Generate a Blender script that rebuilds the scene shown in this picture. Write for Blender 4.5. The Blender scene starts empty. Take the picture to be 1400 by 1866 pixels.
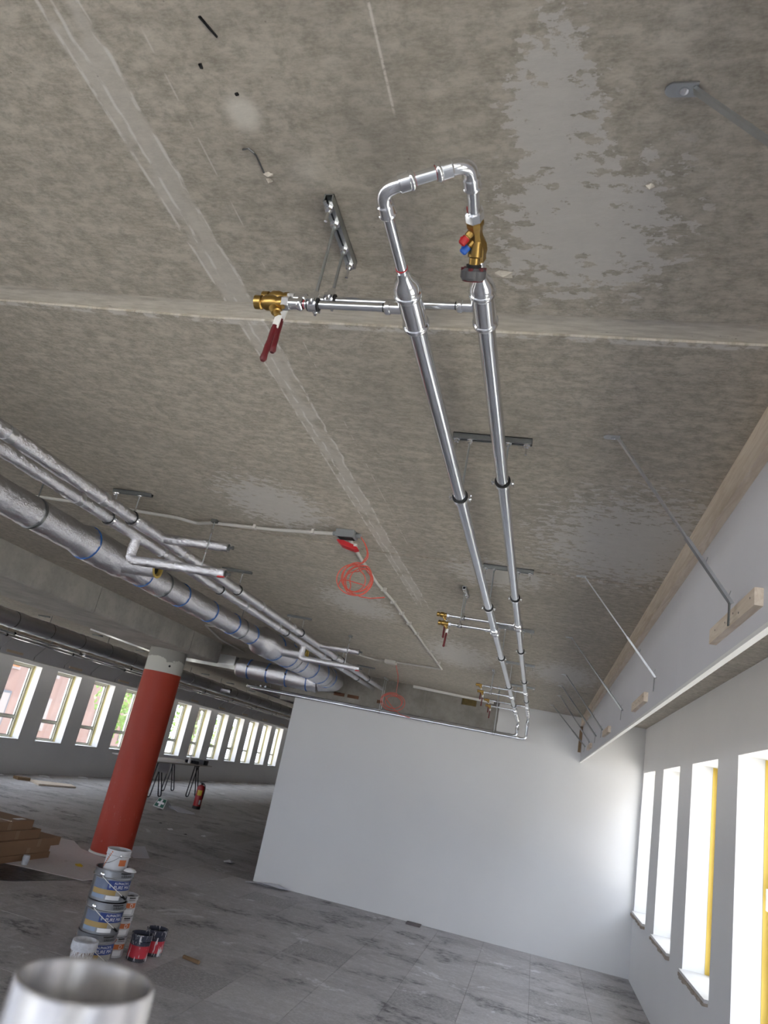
import bpy, math, random
from mathutils import Vector, Matrix
random.seed(7)
PI = math.pi
scene = bpy.context.scene
col = scene.collection

# ------------------------------------------------------------------ camera
cam_d = bpy.data.cameras.new('camera'); cam = bpy.data.objects.new('camera', cam_d); col.objects.link(cam)
F_PX = 1307.88
R = ((0.96202105, 0.1938222, 0.19221981), (0.11290604, 0.35858352, -0.92664453), (-0.24853114, 0.91315432, 0.32308119))
cx, cy, cz_ = Vector(R[0]), -Vector(R[1]), -Vector(R[2])
m = Matrix((cx, cy, cz_)).transposed().to_4x4(); m.translation = (0, 0, 1.6)
cam.matrix_world = m
cam_d.sensor_fit = 'VERTICAL'; cam_d.sensor_height = 24.0; cam_d.lens = F_PX/1866*24
cam_d.clip_start = 0.02; cam_d.clip_end = 300
cam_d.dof.use_dof = True; cam_d.dof.focus_distance = 2.2; cam_d.dof.aperture_fstop = cam_d.lens/2.4
scene.camera = cam

# ------------------------------------------------------------------ world, light, exposure
world = bpy.data.worlds.new('sky'); scene.world = world; world.use_nodes = True
wn = world.node_tree; wn.nodes.clear()
wo = wn.nodes.new('ShaderNodeOutputWorld'); wb = wn.nodes.new('ShaderNodeBackground')
wb.inputs[0].default_value = (0.83, 0.85, 1.0, 1); wb.inputs[1].default_value = 5.0
wn.links.new(wb.outputs[0], wo.inputs[0])
sun_d = bpy.data.lights.new('sun', 'SUN'); sun_d.energy = 22; sun_d.angle = 0.01; sun_d.color = (1.0, 0.95, 0.88)
sun = bpy.data.objects.new('sun', sun_d); col.objects.link(sun)
sun.rotation_euler = Vector((0.06, 0.72, 0.95)).to_track_quat('Z', 'Y').to_euler(); sun.location = (0, 20, 30)
vs = scene.view_settings
vs.view_transform = 'Standard'; vs.look = 'None'; vs.gamma = 1.0; vs.use_curve_mapping = False
vs.exposure = 0.76
scene.cycles.use_denoising = True; scene.cycles.use_adaptive_sampling = True; scene.cycles.adaptive_threshold = 0.025
scene.cycles.max_bounces = 7; scene.cycles.diffuse_bounces = 4; scene.cycles.glossy_bounces = 4
scene.cycles.sample_clamp_indirect = 8.0
scene.cycles.caustics_reflective = False; scene.cycles.caustics_refractive = False

# ------------------------------------------------------------------ node helpers
class NT:
    def __init__(s, name, rough=0.6, metal=0.0):
        s.m = bpy.data.materials.new(name); s.m.use_nodes = True
        s.t = s.m.node_tree; s.b = s.t.nodes['Principled BSDF']
        s.b.inputs['Roughness'].default_value = rough; s.b.inputs['Metallic'].default_value = metal
        s._pos = None
    def set(s, sock, v):
        i = s.b.inputs[sock]
        if hasattr(v, 'node'): s.t.links.new(v, i)
        elif isinstance(v, (tuple, list)): i.default_value = (*v, 1) if len(v) == 3 else v
        else: i.default_value = v
    def put(s, node, k, v):
        if v is None: return
        if hasattr(v, 'node'): s.t.links.new(v, node.inputs[k])
        else:
            if isinstance(v, (tuple, list)) and len(v) == 3 and node.inputs[k].type == 'RGBA': v = (*v, 1)
            node.inputs[k].default_value = v
    @property
    def pos(s):
        if s._pos is None: s._pos = s.t.nodes.new('ShaderNodeNewGeometry').outputs['Position']
        return s._pos
    @property
    def obj(s): return s.t.nodes.new('ShaderNodeTexCoord').outputs['Object']
    def rnd(s): return s.t.nodes.new('ShaderNodeObjectInfo').outputs['Random']
    def map(s, v, scale=(1, 1, 1), loc=(0, 0, 0), rot=(0, 0, 0)):
        n = s.t.nodes.new('ShaderNodeMapping'); s.put(n, 0, v); n.inputs['Scale'].default_value = scale
        n.inputs['Location'].default_value = loc; n.inputs['Rotation'].default_value = rot
        return n.outputs[0]
    def noise(s, v, scale=5, detail=4, rough=0.55, dist=0):
        n = s.t.nodes.new('ShaderNodeTexNoise'); s.put(n, 'Vector', v)
        n.inputs['Scale'].default_value = scale; n.inputs['Detail'].default_value = detail
        n.inputs['Roughness'].default_value = rough; n.inputs['Distortion'].default_value = dist
        return n.outputs[0]
    def voro(s, v, scale=5, feature='F1', out=0):
        n = s.t.nodes.new('ShaderNodeTexVoronoi'); n.feature = feature; s.put(n, 'Vector', v); n.inputs['Scale'].default_value = scale
        return n.outputs[out]
    def math(s, op, a, b=None, c=None, clamp=False):
        n = s.t.nodes.new('ShaderNodeMath'); n.operation = op; n.use_clamp = clamp
        s.put(n, 0, a); s.put(n, 1, b); s.put(n, 2, c); return n.outputs[0]
    def step(s, v, a, b):      # smooth map a..b -> 0..1
        n = s.t.nodes.new('ShaderNodeMapRange'); n.interpolation_type = 'SMOOTHSTEP'
        s.put(n, 0, v); n.inputs[1].default_value = a; n.inputs[2].default_value = b
        return n.outputs[0]
    def mix(s, f, a, b):
        n = s.t.nodes.new('ShaderNodeMix'); n.data_type = 'RGBA'
        s.put(n, 0, f); s.put(n, 6, a); s.put(n, 7, b); return n.outputs[2]
    def sep(s, v):
        n = s.t.nodes.new('ShaderNodeSeparateXYZ'); s.put(n, 0, v); return n.outputs
    def bump(s, h, strength=0.3, dist=0.01):
        n = s.t.nodes.new('ShaderNodeBump'); s.put(n, 'Height', h)
        n.inputs['Strength'].default_value = strength; n.inputs['Distance'].default_value = dist
        s.t.links.new(n.outputs[0], s.b.inputs['Normal'])
    def box(s, x, a, b, soft):   # 1 inside a..b
        return s.math('MULTIPLY', s.step(x, a-soft, a+soft), s.math('SUBTRACT', 1.0, s.step(x, b-soft, b+soft)))

MAT = {}
def plain(name, c, rough=0.6, metal=0.0, var=0.0, scale=20, bump=0.0):
    n = NT(name, rough, metal)
    if var:
        f = n.noise(n.obj, scale, 4)
        n.set('Base Color', n.mix(f, tuple(v*(1-var) for v in c), tuple(min(1, v*(1+var)) for v in c)))
        if bump: n.bump(f, bump, 0.004)
    else: n.set('Base Color', c)
    MAT[name] = n.m
    return n

# concrete of the ceiling slabs
n = NT('ceiling_concrete', 0.85)
p = n.pos
st = n.noise(n.map(p, (7, 19, 1)), 2.6, 5, 0.72)
mo = n.noise(p, 26.0, 4, 0.75)
fine = n.noise(n.map(p, (40, 90, 1)), 2.0, 3, 0.7)
big = n.noise(n.map(p, (1.0, 1.6, 1)), 1.1, 3)
c = n.mix(n.step(st, 0.3, 0.72), (0.365, 0.325, 0.266), (0.61, 0.558, 0.474))
c = n.mix(n.math('MULTIPLY', n.step(mo, 0.40, 0.66), 0.75), c, (0.275, 0.25, 0.203))
c = n.mix(n.math('MULTIPLY', n.step(fine, 0.35, 0.7), 0.45), c, (0.585, 0.545, 0.465))
c = n.mix(n.math('MULTIPLY', n.step(big, 0.42, 0.7), 0.3), c, (0.32, 0.297, 0.252))
x, y, z = n.sep(p)
edge = n.noise(n.map(p, (9, 14, 1)), 2.4, 5, 0.68)
def blob(cxx, cyy, rx, ry, w=1.0):
    dx = n.math('DIVIDE', n.math('SUBTRACT', x, cxx), rx); dy = n.math('DIVIDE', n.math('SUBTRACT', y, cyy), ry)
    d = n.math('SQRT', n.math('ADD', n.math('MULTIPLY', dx, dx), n.math('MULTIPLY', dy, dy)))
    return n.math('SUBTRACT', 1.0, d)
pale = None
for b in ((-0.03, 1.05, 0.19, 0.22), (-0.09, 0.82, 0.085, 0.2), (0.24, 2.72, 0.42, 0.62), (-0.3, 3.35, 0.28, 0.28), (-1.25, 2.75, 0.28, 0.36), (0.1, 6.1, 0.35, 0.7), (-0.75, 6.0, 0.35, 0.8), (-1.3, 4.6, 0.3, 0.5)):
    v = blob(*b); pale = v if pale is None else n.math('MAXIMUM', pale, v)
pm = n.step(n.math('ADD', pale, n.math('MULTIPLY', n.math('SUBTRACT', edge, 0.5), 3.4)), 0.22, 0.34)
pm = n.math('MULTIPLY', pm, n.step(pale, -0.35, 0.1))
c = n.mix(n.math('MULTIPLY', pm, 0.8), c, (0.62, 0.595, 0.56))
# thin plaster smear running along the room and its scraped edges
wob = n.math('MULTIPLY', n.math('SUBTRACT', n.noise(n.map(p, (1, 3, 1)), 3.0, 2), 0.5), 0.03)
xs = n.math('ADD', x, wob)
band = n.math('MULTIPLY', n.box(xs, -0.835, -0.765, 0.006), n.step(n.noise(n.map(p, (6, 3, 1)), 2.0, 3), 0.36, 0.5))
band = n.math('MULTIPLY', band, n.math('SUBTRACT', 1.0, n.step(y, 3.9, 4.5)))
c = n.mix(n.math('MULTIPLY', band, 0.6), c, (0.62, 0.585, 0.53))
lin = n.math('MAXIMUM', n.box(x, -0.838, -0.832, 0.002), n.math('MAXIMUM', n.box(xs, -0.77, -0.763, 0.002), n.box(xs, -0.812, -0.806, 0.002)))
lin = n.math('MULTIPLY', lin, n.math('MULTIPLY', n.step(n.noise(n.map(p, (30, 9, 1)), 2.0, 3), 0.42, 0.55), n.math('SUBTRACT', 1.0, n.step(y, 4.2, 4.4))))
c = n.mix(n.math('MULTIPLY', lin, 0.7), c, (0.75, 0.73, 0.69))
lin2 = n.math('MULTIPLY', n.box(x, -0.690, -0.687, 0.001), n.step(n.noise(n.map(p, (1, 6, 1)), 2.0, 3), 0.5, 0.6))
c = n.mix(n.math('MULTIPLY', lin2, 0.6), c, (0.7, 0.67, 0.62))
crack = n.box(n.math('ADD', x, n.math('MULTIPLY', y, -0.02)), -0.349, -0.345, 0.0012)
crack = n.math('MULTIPLY', crack, n.math('MULTIPLY', n.math('SUBTRACT', 1.0, n.step(y, 0.78, 0.81)), n.step(fine, 0.3, 0.5)))
c = n.mix(n.math('MULTIPLY', crack, 0.8), c, (0.78, 0.74, 0.68))
sp = n.math('MAXIMUM', n.step(blob(-0.585, 0.79, 0.042, 0.05), 0.0, 0.7), n.math('MULTIPLY', n.step(blob(-0.51, 0.91, 0.06, 0.05), 0.0, 1.0), 0.35))
c = n.mix(n.math('MULTIPLY', sp, 0.75), c, (0.78, 0.74, 0.66))
# chalky line on either side of the first joint
jl = n.math('MULTIPLY', n.box(y, 1.366, 1.385, 0.004), n.step(edge, 0.45, 0.55))
c = n.mix(n.math('MULTIPLY', jl, 0.7), c, (0.72, 0.7, 0.66))
pits = n.math('SUBTRACT', 1.0, n.step(n.voro(n.map(p, (1, 1, 1)), 26), 0.02, 0.05))
c = n.mix(n.math('MULTIPLY', pits, 0.55), c, (0.12, 0.10, 0.085))
n.set('Base Color', c); n.bump(st, 0.25, 0.004)
MAT['ceiling_concrete'] = n.m

n = NT('joint_mortar', 0.9); p = n.pos
f = n.noise(n.map(p, (6, 40, 6)), 2.5, 7, 0.7); g = n.noise(n.map(p, (14, 50, 6)), 2, 6, 0.7)
c = n.mix(n.step(f, 0.3, 0.7), (0.56, 0.51, 0.43), (0.74, 0.69, 0.60)); c = n.mix(n.step(g, 0.66, 0.72), c, (0.10, 0.08, 0.05))
n.set('Base Color', c); n.bump(f, 0.3, 0.006); MAT['joint_mortar'] = n.m

def concrete(name, a, b, sx=(2, 2, 2), streak=None):
    n = NT(name, 0.85); p = n.pos
    f = n.noise(n.map(p, sx), 1.6, 8, 0.65); g = n.noise(p, 22, 5)
    c = n.mix(n.step(f, 0.3, 0.7), a, b); c = n.mix(n.math('MULTIPLY', n.step(g, 0.5, 0.8), 0.3), c, tuple(v*0.6 for v in a))
    if streak:
        s = n.noise(n.map(p, streak), 2.0, 6, 0.7); c = n.mix(n.math('MULTIPLY', n.step(s, 0.6, 0.75), 0.5), c, (0.45, 0.44, 0.42))
    n.set('Base Color', c); n.bump(n.math('ADD', f, n.math('MULTIPLY', g, .3)), 0.25, 0.006); MAT[name] = n.m
concrete('beam_concrete', (0.34, 0.33, 0.30), (0.48, 0.46, 0.42))
concrete('wall_concrete', (0.22, 0.205, 0.185), (0.34, 0.32, 0.29), (2, 2, 2), (9, 9, 0.6))

n = NT('white_plaster', 0.75); p = n.pos
f = n.noise(p, 1.3, 4)
n.set('Base Color', n.mix(f, (0.70, 0.70, 0.71), (0.78, 0.78, 0.78))); n.bump(n.noise(p, 180, 2), 0.06, 0.001); MAT['white_plaster'] = n.m
plain('panel_board', (0.71, 0.705, 0.735), 0.7, 0, 0.06, 2)
plain('bright_edge', (0.85, 0.85, 0.83), 0.6)

# floor: worn boards with old glue, paint dust and footprints
n = NT('floor_board', 0.62); p = n.pos
f1 = n.noise(n.map(p, (1.5, 1.8, 1)), 1.3, 5, 0.62); f2 = n.noise(n.map(p, (5, 8, 1)), 2.0, 6, 0.7); f3 = n.noise(n.map(p, (16, 34, 1)), 2.4, 5, 0.75)
c = n.mix(n.rnd(), (0.42, 0.405, 0.41), (0.53, 0.515, 0.52))
c = n.mix(n.math('MULTIPLY', n.step(f2, 0.42, 0.66), 0.55), c, (0.68, 0.67, 0.69))
c = n.mix(n.math('MULTIPLY', n.step(f3, 0.42, 0.62), 0.45), c, (0.30, 0.288, 0.29))
dk = n.math('MULTIPLY', n.math('MULTIPLY', n.step(f1, 0.47, 0.62), n.step(f2, 0.38, 0.62)), n.step(n.noise(n.map(p, (1, 1, 1), (3.1, 1.7, 0)), 0.55, 2), 0.34, 0.54))
c = n.mix(n.math('MULTIPLY', n.math('MULTIPLY', dk, n.step(f3, 0.25, 0.5)), 0.92), c, (0.075, 0.07, 0.074))
c = n.mix(n.math('MULTIPLY', n.math('MULTIPLY', n.step(n.rnd(), 0.82, 0.95), n.step(f3, 0.3, 0.6)), 0.55), c, (0.16, 0.15, 0.152))
c = n.mix(n.math('MULTIPLY', n.step(f3, 0.62, 0.74), 0.5), c, (0.76, 0.755, 0.78))
pa = n.math('MULTIPLY', n.step(n.noise(p, 1.9, 6, 0.72, 0.5), 0.60, 0.66), 0.55)
c = n.mix(pa, c, (0.80, 0.80, 0.83))
spk = n.math('SUBTRACT', 1.0, n.step(n.voro(p, 9), 0.02, 0.05)); c = n.mix(n.math('MULTIPLY', spk, .6), c, (0.78, 0.78, 0.8))
n.set('Base Color', c); n.set('Roughness', n.math('ADD', 0.48, n.math('MULTIPLY', f2, 0.25))); n.bump(f3, 0.15, 0.003); MAT['floor_board'] = n.m
plain('floor_gap', (0.20, 0.19, 0.185), 0.9)

n = NT('zinc_pipe', 0.16, 1.0); f = n.noise(n.map(n.pos, (1, 1, 1)), 14, 4)
n.set('Base Color', n.mix(f, (0.70, 0.73, 0.77), (0.80, 0.82, 0.85))); n.set('Roughness', n.math('ADD', 0.10, n.math('MULTIPLY', f, 0.14))); MAT['zinc_pipe'] = n.m
plain('zinc_fitting', (0.80, 0.81, 0.83), 0.14, 1.0)
plain('zinc_dull', (0.50, 0.52, 0.53), 0.38, 1.0, 0.12, 60)
plain('dark_steel', (0.22, 0.23, 0.23), 0.4, 1.0, 0.2, 60)
plain('brass', (0.42, 0.27, 0.085), 0.33, 1.0, 0.12, 90)
plain('rubber', (0.008, 0.008, 0.009), 0.55)
plain('red_plastic', (0.55, 0.012, 0.018), 0.38)
plain('lever_red', (0.11, 0.004, 0.009), 0.5)
plain('blue_plastic', (0.02, 0.14, 0.62), 0.4)
plain('grey_plastic', (0.10, 0.10, 0.105), 0.5)
plain('box_grey', (0.22, 0.23, 0.24), 0.5)
plain('conduit_grey', (0.58, 0.56, 0.53), 0.5)
plain('cable_red', (0.62, 0.10, 0.07), 0.45)
plain('white_paint', (0.78, 0.77, 0.74), 0.5)
plain('red_mark', (0.5, 0.02, 0.03), 0.5)
plain('black_mark', (0.01, 0.01, 0.01), 0.5)
n = NT('foil', 0.2, 1.0); p = n.pos
w = n.noise(p, 55, 4, 0.7, 1.2); w2 = n.noise(p, 170, 3, 0.6, 0.6)
n.set('Base Color', n.mix(w, (0.72, 0.72, 0.76), (0.88, 0.88, 0.92))); n.set('Roughness', n.math('ADD', 0.10, n.math('MULTIPLY', w2, 0.14)))
n.bump(n.math('ADD', w, n.math('MULTIPLY', w2, 0.35)), 0.75, 0.0075); MAT['foil'] = n.m
n = NT('foil_grey', 0.3, 1.0); p = n.pos
w = n.noise(p, 22, 6, 0.7, 1.0); n.set('Base Color', (0.70, 0.70, 0.73)); n.bump(w, 0.5, 0.012); n.set('Roughness', 0.3); MAT['foil_grey'] = n.m
plain('duct_metal', (0.72, 0.72, 0.72), 0.28, 1.0, 0.1, 6)
plain('strap_blue', (0.02, 0.12, 0.42), 0.5)
plain('wool_yellow', (0.50, 0.36, 0.10), 0.9, 0, 0.3, 60, 0.5)
plain('hole_black', (0.006, 0.006, 0.006), 0.8)
n = NT('timber', 0.65); p = n.pos
w = n.noise(n.map(p, (14, 1.2, 14)), 3.0, 5, 0.6, 1.5); n.set('Base Color', n.mix(n.step(w, 0.3, 0.7), (0.66, 0.545, 0.425), (0.80, 0.70, 0.58)))
MAT['timber'] = n.m
plain('timber_dark', (0.24, 0.155, 0.085), 0.7, 0, 0.25, 20)
n = NT('column_red', 0.55); p = n.pos; f = n.noise(p, 2.5, 5); g = n.noise(n.map(p, (20, 20, 5)), 2.2, 7, .7)
c = n.mix(f, (0.36, 0.030, 0.012), (0.43, 0.042, 0.016)); z_ = n.sep(p)[2]
low = n.math('SUBTRACT', 1.0, n.step(z_, 0.1, 1.1))
c = n.mix(n.math('MULTIPLY', n.math('MULTIPLY', low, n.step(g, 0.62, 0.68)), 0.6), c, (0.66, 0.52, 0.46)); n.set('Base Color', c); MAT['column_red'] = n.m
n = NT('column_primer', 0.7); p = n.pos; z_ = n.sep(p)[2]; e = n.noise(p, 5, 6, 0.6)
k = n.step(n.math('ADD', z_, n.math('MULTIPLY', n.math('SUBTRACT', e, 0.5), 0.24)), 2.255, 2.265)
n.set('Base Color', n.mix(k, (0.60, 0.59, 0.54), (0.31, 0.30, 0.275))); MAT['column_primer'] = n.m
plain('frame_cream', (0.70, 0.69, 0.58), 0.5)
plain('tape_pale', (0.74, 0.66, 0.34), 0.55)
plain('tape_yellow', (0.72, 0.50, 0.09), 0.55)
plain('gasket', (0.05, 0.05, 0.05), 0.6)
plain('sill_stone', (0.62, 0.61, 0.60), 0.5, 0, 0.12, 14)
n = NT('sill_broken', 0.9); n.set('Base Color', n.mix(n.noise(n.pos, 30, 5), (0.20, 0.14, 0.09), (0.5, 0.45, 0.4))); MAT['sill_broken'] = n.m
n = NT('glass', 0.0); n.t.nodes.remove(n.b)
gl = n.t.nodes.new('ShaderNodeBsdfGlossy'); gl.inputs['Roughness'].default_value = 0.0; tr = n.t.nodes.new('ShaderNodeBsdfTransparent'); tr.inputs[0].default_value = (0.93, 0.96, 0.95, 1)
mx = n.t.nodes.new('ShaderNodeMixShader'); lw = n.t.nodes.new('ShaderNodeLayerWeight'); lw.inputs[0].default_value = 0.5
fr = n.math('ADD', 0.03, n.math('MULTIPLY', n.math('POWER', lw.outputs['Facing'], 5.0), 0.4))
n.t.links.new(fr, mx.inputs[0]); n.t.links.new(tr.outputs[0], mx.inputs[1]); n.t.links.new(gl.outputs[0], mx.inputs[2])
n.t.links.new(mx.outputs[0], n.t.nodes['Material Output'].inputs[0]); MAT['glass'] = n.m
plain('ground_outside', (0.50, 0.465, 0.43), 0.9, 0, 0.15, 0.5)
n = NT('facade_brick', 0.85); p = n.pos; br = n.t.nodes.new('ShaderNodeTexBrick')
n.put(br, 'Vector', n.map(p, (1, 1, 1), (0, 0, 0), (PI/2, 0, PI/2))); br.inputs['Scale'].default_value = 4.0
br.inputs[1].default_value = (0.115, 0.055, 0.047, 1); br.inputs[2].default_value = (0.09, 0.044, 0.038, 1); br.inputs[3].default_value = (0.14, 0.10, 0.09, 1)
n.set('Base Color', n.mix(n.noise(p, .6, 3), br.outputs[0], (0.13, 0.07, 0.06))); MAT['facade_brick'] = n.m
plain('facade_orange', (0.22, 0.075, 0.025), 0.8)
plain('facade_grey', (0.035, 0.04, 0.055), 0.5)
plain('blocker_facade', (0.36, 0.34, 0.33), 0.85, 0, 0.1, 1)
plain('facade_pale', (0.15, 0.13, 0.13), 0.7)
plain('leaf_green', (0.14, 0.22, 0.05), 0.7, 0, 0.4, 2)
plain('bark', (0.08, 0.06, 0.04), 0.9)
plain('cardboard', (0.26, 0.155, 0.09), 0.8, 0, 0.12, 3)
plain('tape_clear', (0.36, 0.25, 0.17), 0.25)
plain('label_white', (0.82, 0.82, 0.84), 0.6)
n = NT('sheet_white', 0.8); p = n.pos; f = n.noise(n.map(p, (3, 3, 3)), 2.6, 7, .7, .8)
n.set('Base Color', n.mix(n.step(f, 0.58, 0.75), (0.78, 0.75, 0.77), (0.46, 0.43, 0.45))); n.bump(n.noise(p, 5, 5, .6), .5, .02); MAT['sheet_white'] = n.m
n = NT('sheet_dark', 0.35); p = n.pos; n.set('Base Color', (0.035, 0.035, 0.042)); n.bump(n.noise(p, 7, 4, .6, .6), .8, .03); MAT['sheet_dark'] = n.m
plain('tin', (0.30, 0.31, 0.33), 0.30, 0.85)
plain('tin_inside', (0.06, 0.06, 0.065), 0.5)
plain('label_blue', (0.022, 0.05, 0.22), 0.4)
plain('label_steel', (0.13, 0.16, 0.24), 0.45)
plain('label_gold', (0.40, 0.27, 0.10), 0.45)
plain('label_sand', (0.36, 0.34, 0.31), 0.45)
plain('label_pale_blue', (0.25, 0.32, 0.44), 0.45)
plain('label_orange', (0.58, 0.16, 0.05), 0.5)
plain('tin_white', (0.58, 0.58, 0.60), 0.5, 0, 0.12, 14)
n = NT('tin_dripped', 0.5); p = n.pos
d = n.noise(n.map(p, (34, 34, 5)), 1.6, 4, 0.6); z_ = n.sep(p)[2]
cc = n.mix(n.step(z_, 0.095, 0.10), (0.52, 0.03, 0.05), (0.03, 0.035, 0.06)); cc = n.mix(n.math('SUBTRACT', 1.0, n.step(z_, 0.02, 0.025)), cc, (0.03, 0.03, 0.04))
n.set('Base Color', n.mix(n.step(d, 0.56, 0.60), cc, (0.70, 0.70, 0.72))); MAT['tin_dripped'] = n.m
n = NT('tin_crusted', 0.8); p = n.pos; d = n.noise(n.map(p, (70, 70, 14)), 2.0, 6, 0.7)
n.set('Base Color', n.mix(n.step(d, 0.42, 0.56), (0.16, 0.10, 0.07), (0.66, 0.66, 0.68))); n.bump(d, .6, .01); MAT['tin_crusted'] = n.m
plain('clear_plastic', (0.55, 0.56, 0.60), 0.3, 0, 0.3, 50, .6)
plain('ext_red', (0.40, 0.012, 0.02), 0.3)
plain('ext_yellow', (0.70, 0.48, 0.05), 0.5)
plain('sign_green', (0.012, 0.13, 0.085), 0.5)
plain('trestle_steel', (0.018, 0.020, 0.03), 0.45)
plain('table_top', (0.46, 0.43, 0.41), 0.6)
plain('paper', (0.72, 0.72, 0.78), 0.8)
n = NT('paper_plan', 0.8); p = n.pos; n.set('Base Color', n.mix(n.step(n.noise(n.map(p, (12, 12, 1)), 2, 3), .6, .66), (0.86, 0.86, 0.90), (0.45, 0.45, 0.52))); MAT['paper_plan'] = n.m
n = NT('post_zinc', 0.3, 0.75); p = n.pos; f = n.noise(n.map(p, (30, 30, 8)), 2.0, 5)
n.set('Base Color', n.mix(n.step(f, 0.35, 0.7), (0.42, 0.42, 0.45), (0.66, 0.65, 0.64))); n.set('Roughness', 0.36); MAT['post_zinc'] = n.m
plain('hole_wood', (0.20, 0.14, 0.05), 0.8, 0, 0.4, 25)
plain('hole_brick', (0.13, 0.06, 0.035), 0.9, 0, 0.3, 25)

# ------------------------------------------------------------------ mesh helpers
def V(*a): return Vector(a)
class MB:
    def __init__(s): s.v = []; s.f = []
    def add(s, vs_, fs):
        o = len(s.v); s.v += [Vector(v) for v in vs_]; s.f += [tuple(i+o for i in f) for f in fs]; return s
    def box(s, a, b):
        (x0, y0, z0), (x1, y1, z1) = a, b
        x0, x1 = min(x0, x1), max(x0, x1); y0, y1 = min(y0, y1), max(y0, y1); z0, z1 = min(z0, z1), max(z0, z1)
        return s.add([(x0, y0, z0), (x1, y0, z0), (x1, y1, z0), (x0, y1, z0), (x0, y0, z1), (x1, y0, z1), (x1, y1, z1), (x0, y1, z1)],
                     [(0, 3, 2, 1), (4, 5, 6, 7), (0, 1, 5, 4), (1, 2, 6, 5), (2, 3, 7, 6), (3, 0, 4, 7)])
    def bar(s, a, b, w, h, up=(0, 0, 1)):       # box section between two points
        a, b = Vector(a), Vector(b); d = (b-a).normalized(); u = Vector(up); u = (u-d*u.dot(d)).normalized(); r = d.cross(u)
        P = [q+r*(w/2*i)+u*(h/2*j) for q in (a, b) for i, j in ((-1, -1), (1, -1), (1, 1), (-1, 1))]
        return s.add(P, [(0, 1, 2, 3), (7, 6, 5, 4), (0, 4, 5, 1), (1, 5, 6, 2), (2, 6, 7, 3), (3, 7, 4, 0)])
    def tube(s, path, r, n=12, closed=False, caps=True):
        path = [Vector(q) for q in path]; N = len(path)
        rr = r if isinstance(r, (list, tuple)) else [r]*N
        T = []
        for i in range(N):
            if closed: t = path[(i+1) % N]-path[i-1]
            elif i == 0: t = path[1]-path[0]
            elif i == N-1: t = path[-1]-path[-2]
            else: t = (path[i+1]-path[i]).normalized()+(path[i]-path[i-1]).normalized()
            T.append(t.normalized() if t.length > 1e-9 else (T[-1] if T else (path[2]-path[0]).normalized()))
        u = T[0].orthogonal().normalized(); vs_ = []; o = len(s.v)
        for i in range(N):
            u = (u-T[i]*u.dot(T[i])); u = u.normalized() if u.length > 1e-6 else T[i].orthogonal().normalized()
            w = T[i].cross(u)
            for k in range(n):
                a = 2*PI*k/n; vs_.append(path[i]+(u*math.cos(a)+w*math.sin(a))*rr[i])
        fs = []
        for i in range(N if closed else N-1):
            j = (i+1) % N
            for k in range(n):
                l = (k+1) % n; fs.append((i*n+k, i*n+l, j*n+l, j*n+k))
        if caps and not closed:
            fs.append(tuple(range(n-1, -1, -1))); fs.append(tuple((N-1)*n+k for k in range(n)))
        return s.add(vs_, fs)
    def lathe(s, prof, o=(0, 0, 0), axis=(0, 0, 1), n=24, cap0=True, cap1=True):   # profile of (radius, height)
        o = Vector(o); ax = Vector(axis).normalized(); u = ax.orthogonal().normalized(); w = ax.cross(u)
        vs_ = [o+ax*h+(u*math.cos(2*PI*k/n)+w*math.sin(2*PI*k/n))*r for r, h in prof for k in range(n)]
        fs = []
        for i in range(len(prof)-1):
            for k in range(n):
                l = (k+1) % n; fs.append((i*n+k, i*n+l, (i+1)*n+l, (i+1)*n+k))
        if cap0: fs.append(tuple(range(n-1, -1, -1)))
        if cap1: fs.append(tuple((len(prof)-1)*n+k for k in range(n)))
        return s.add(vs_, fs)
    def arc(s, c, r0, r1, h, a0, a1, n=16, z0=0):     # curved label: outer shell around a vertical axis
        c = Vector(c); vs_ = []
        for i in range(n+1):
            a = a0+(a1-a0)*i/n; d = V(math.cos(a), math.sin(a), 0)
            vs_ += [c+d*r0+V(0, 0, z0), c+d*r1+V(0, 0, z0), c+d*r1+V(0, 0, z0+h), c+d*r0+V(0, 0, z0+h)]
        fs = [(0, 1, 2, 3), (4*n+3, 4*n+2, 4*n+1, 4*n)]
        for i in range(n):
            for k in range(4):
                l = (k+1) % 4; fs.append((4*i+k, 4*i+4+k, 4*i+4+l, 4*i+l))
        return s.add(vs_, fs)
    def prism(s, poly, d):       # extrude a polygon (3-D points) by vector d
        n = len(poly); a = [Vector(q) for q in poly]; d = Vector(d)
        return s.add(a+[q+d for q in a], [tuple(range(n-1, -1, -1)), tuple(range(n, 2*n))]+[(i, (i+1) % n, (i+1) % n+n, i+n) for i in range(n)])
    def mesh(s, name, off=(0, 0, 0), smooth=True, ang=35):
        me = bpy.data.meshes.new(name); o = Vector(off)
        me.from_pydata([tuple(v-o) for v in s.v], [], s.f)
        me.validate(); 
        import bmesh
        bm = bmesh.new(); bm.from_mesh(me); bmesh.ops.recalc_face_normals(bm, faces=bm.faces); bm.to_mesh(me); bm.free()
        if smooth:
            me.polygons.foreach_set('use_smooth', [True]*len(me.polygons)); me.set_sharp_from_angle(angle=math.radians(ang))
        return me

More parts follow.
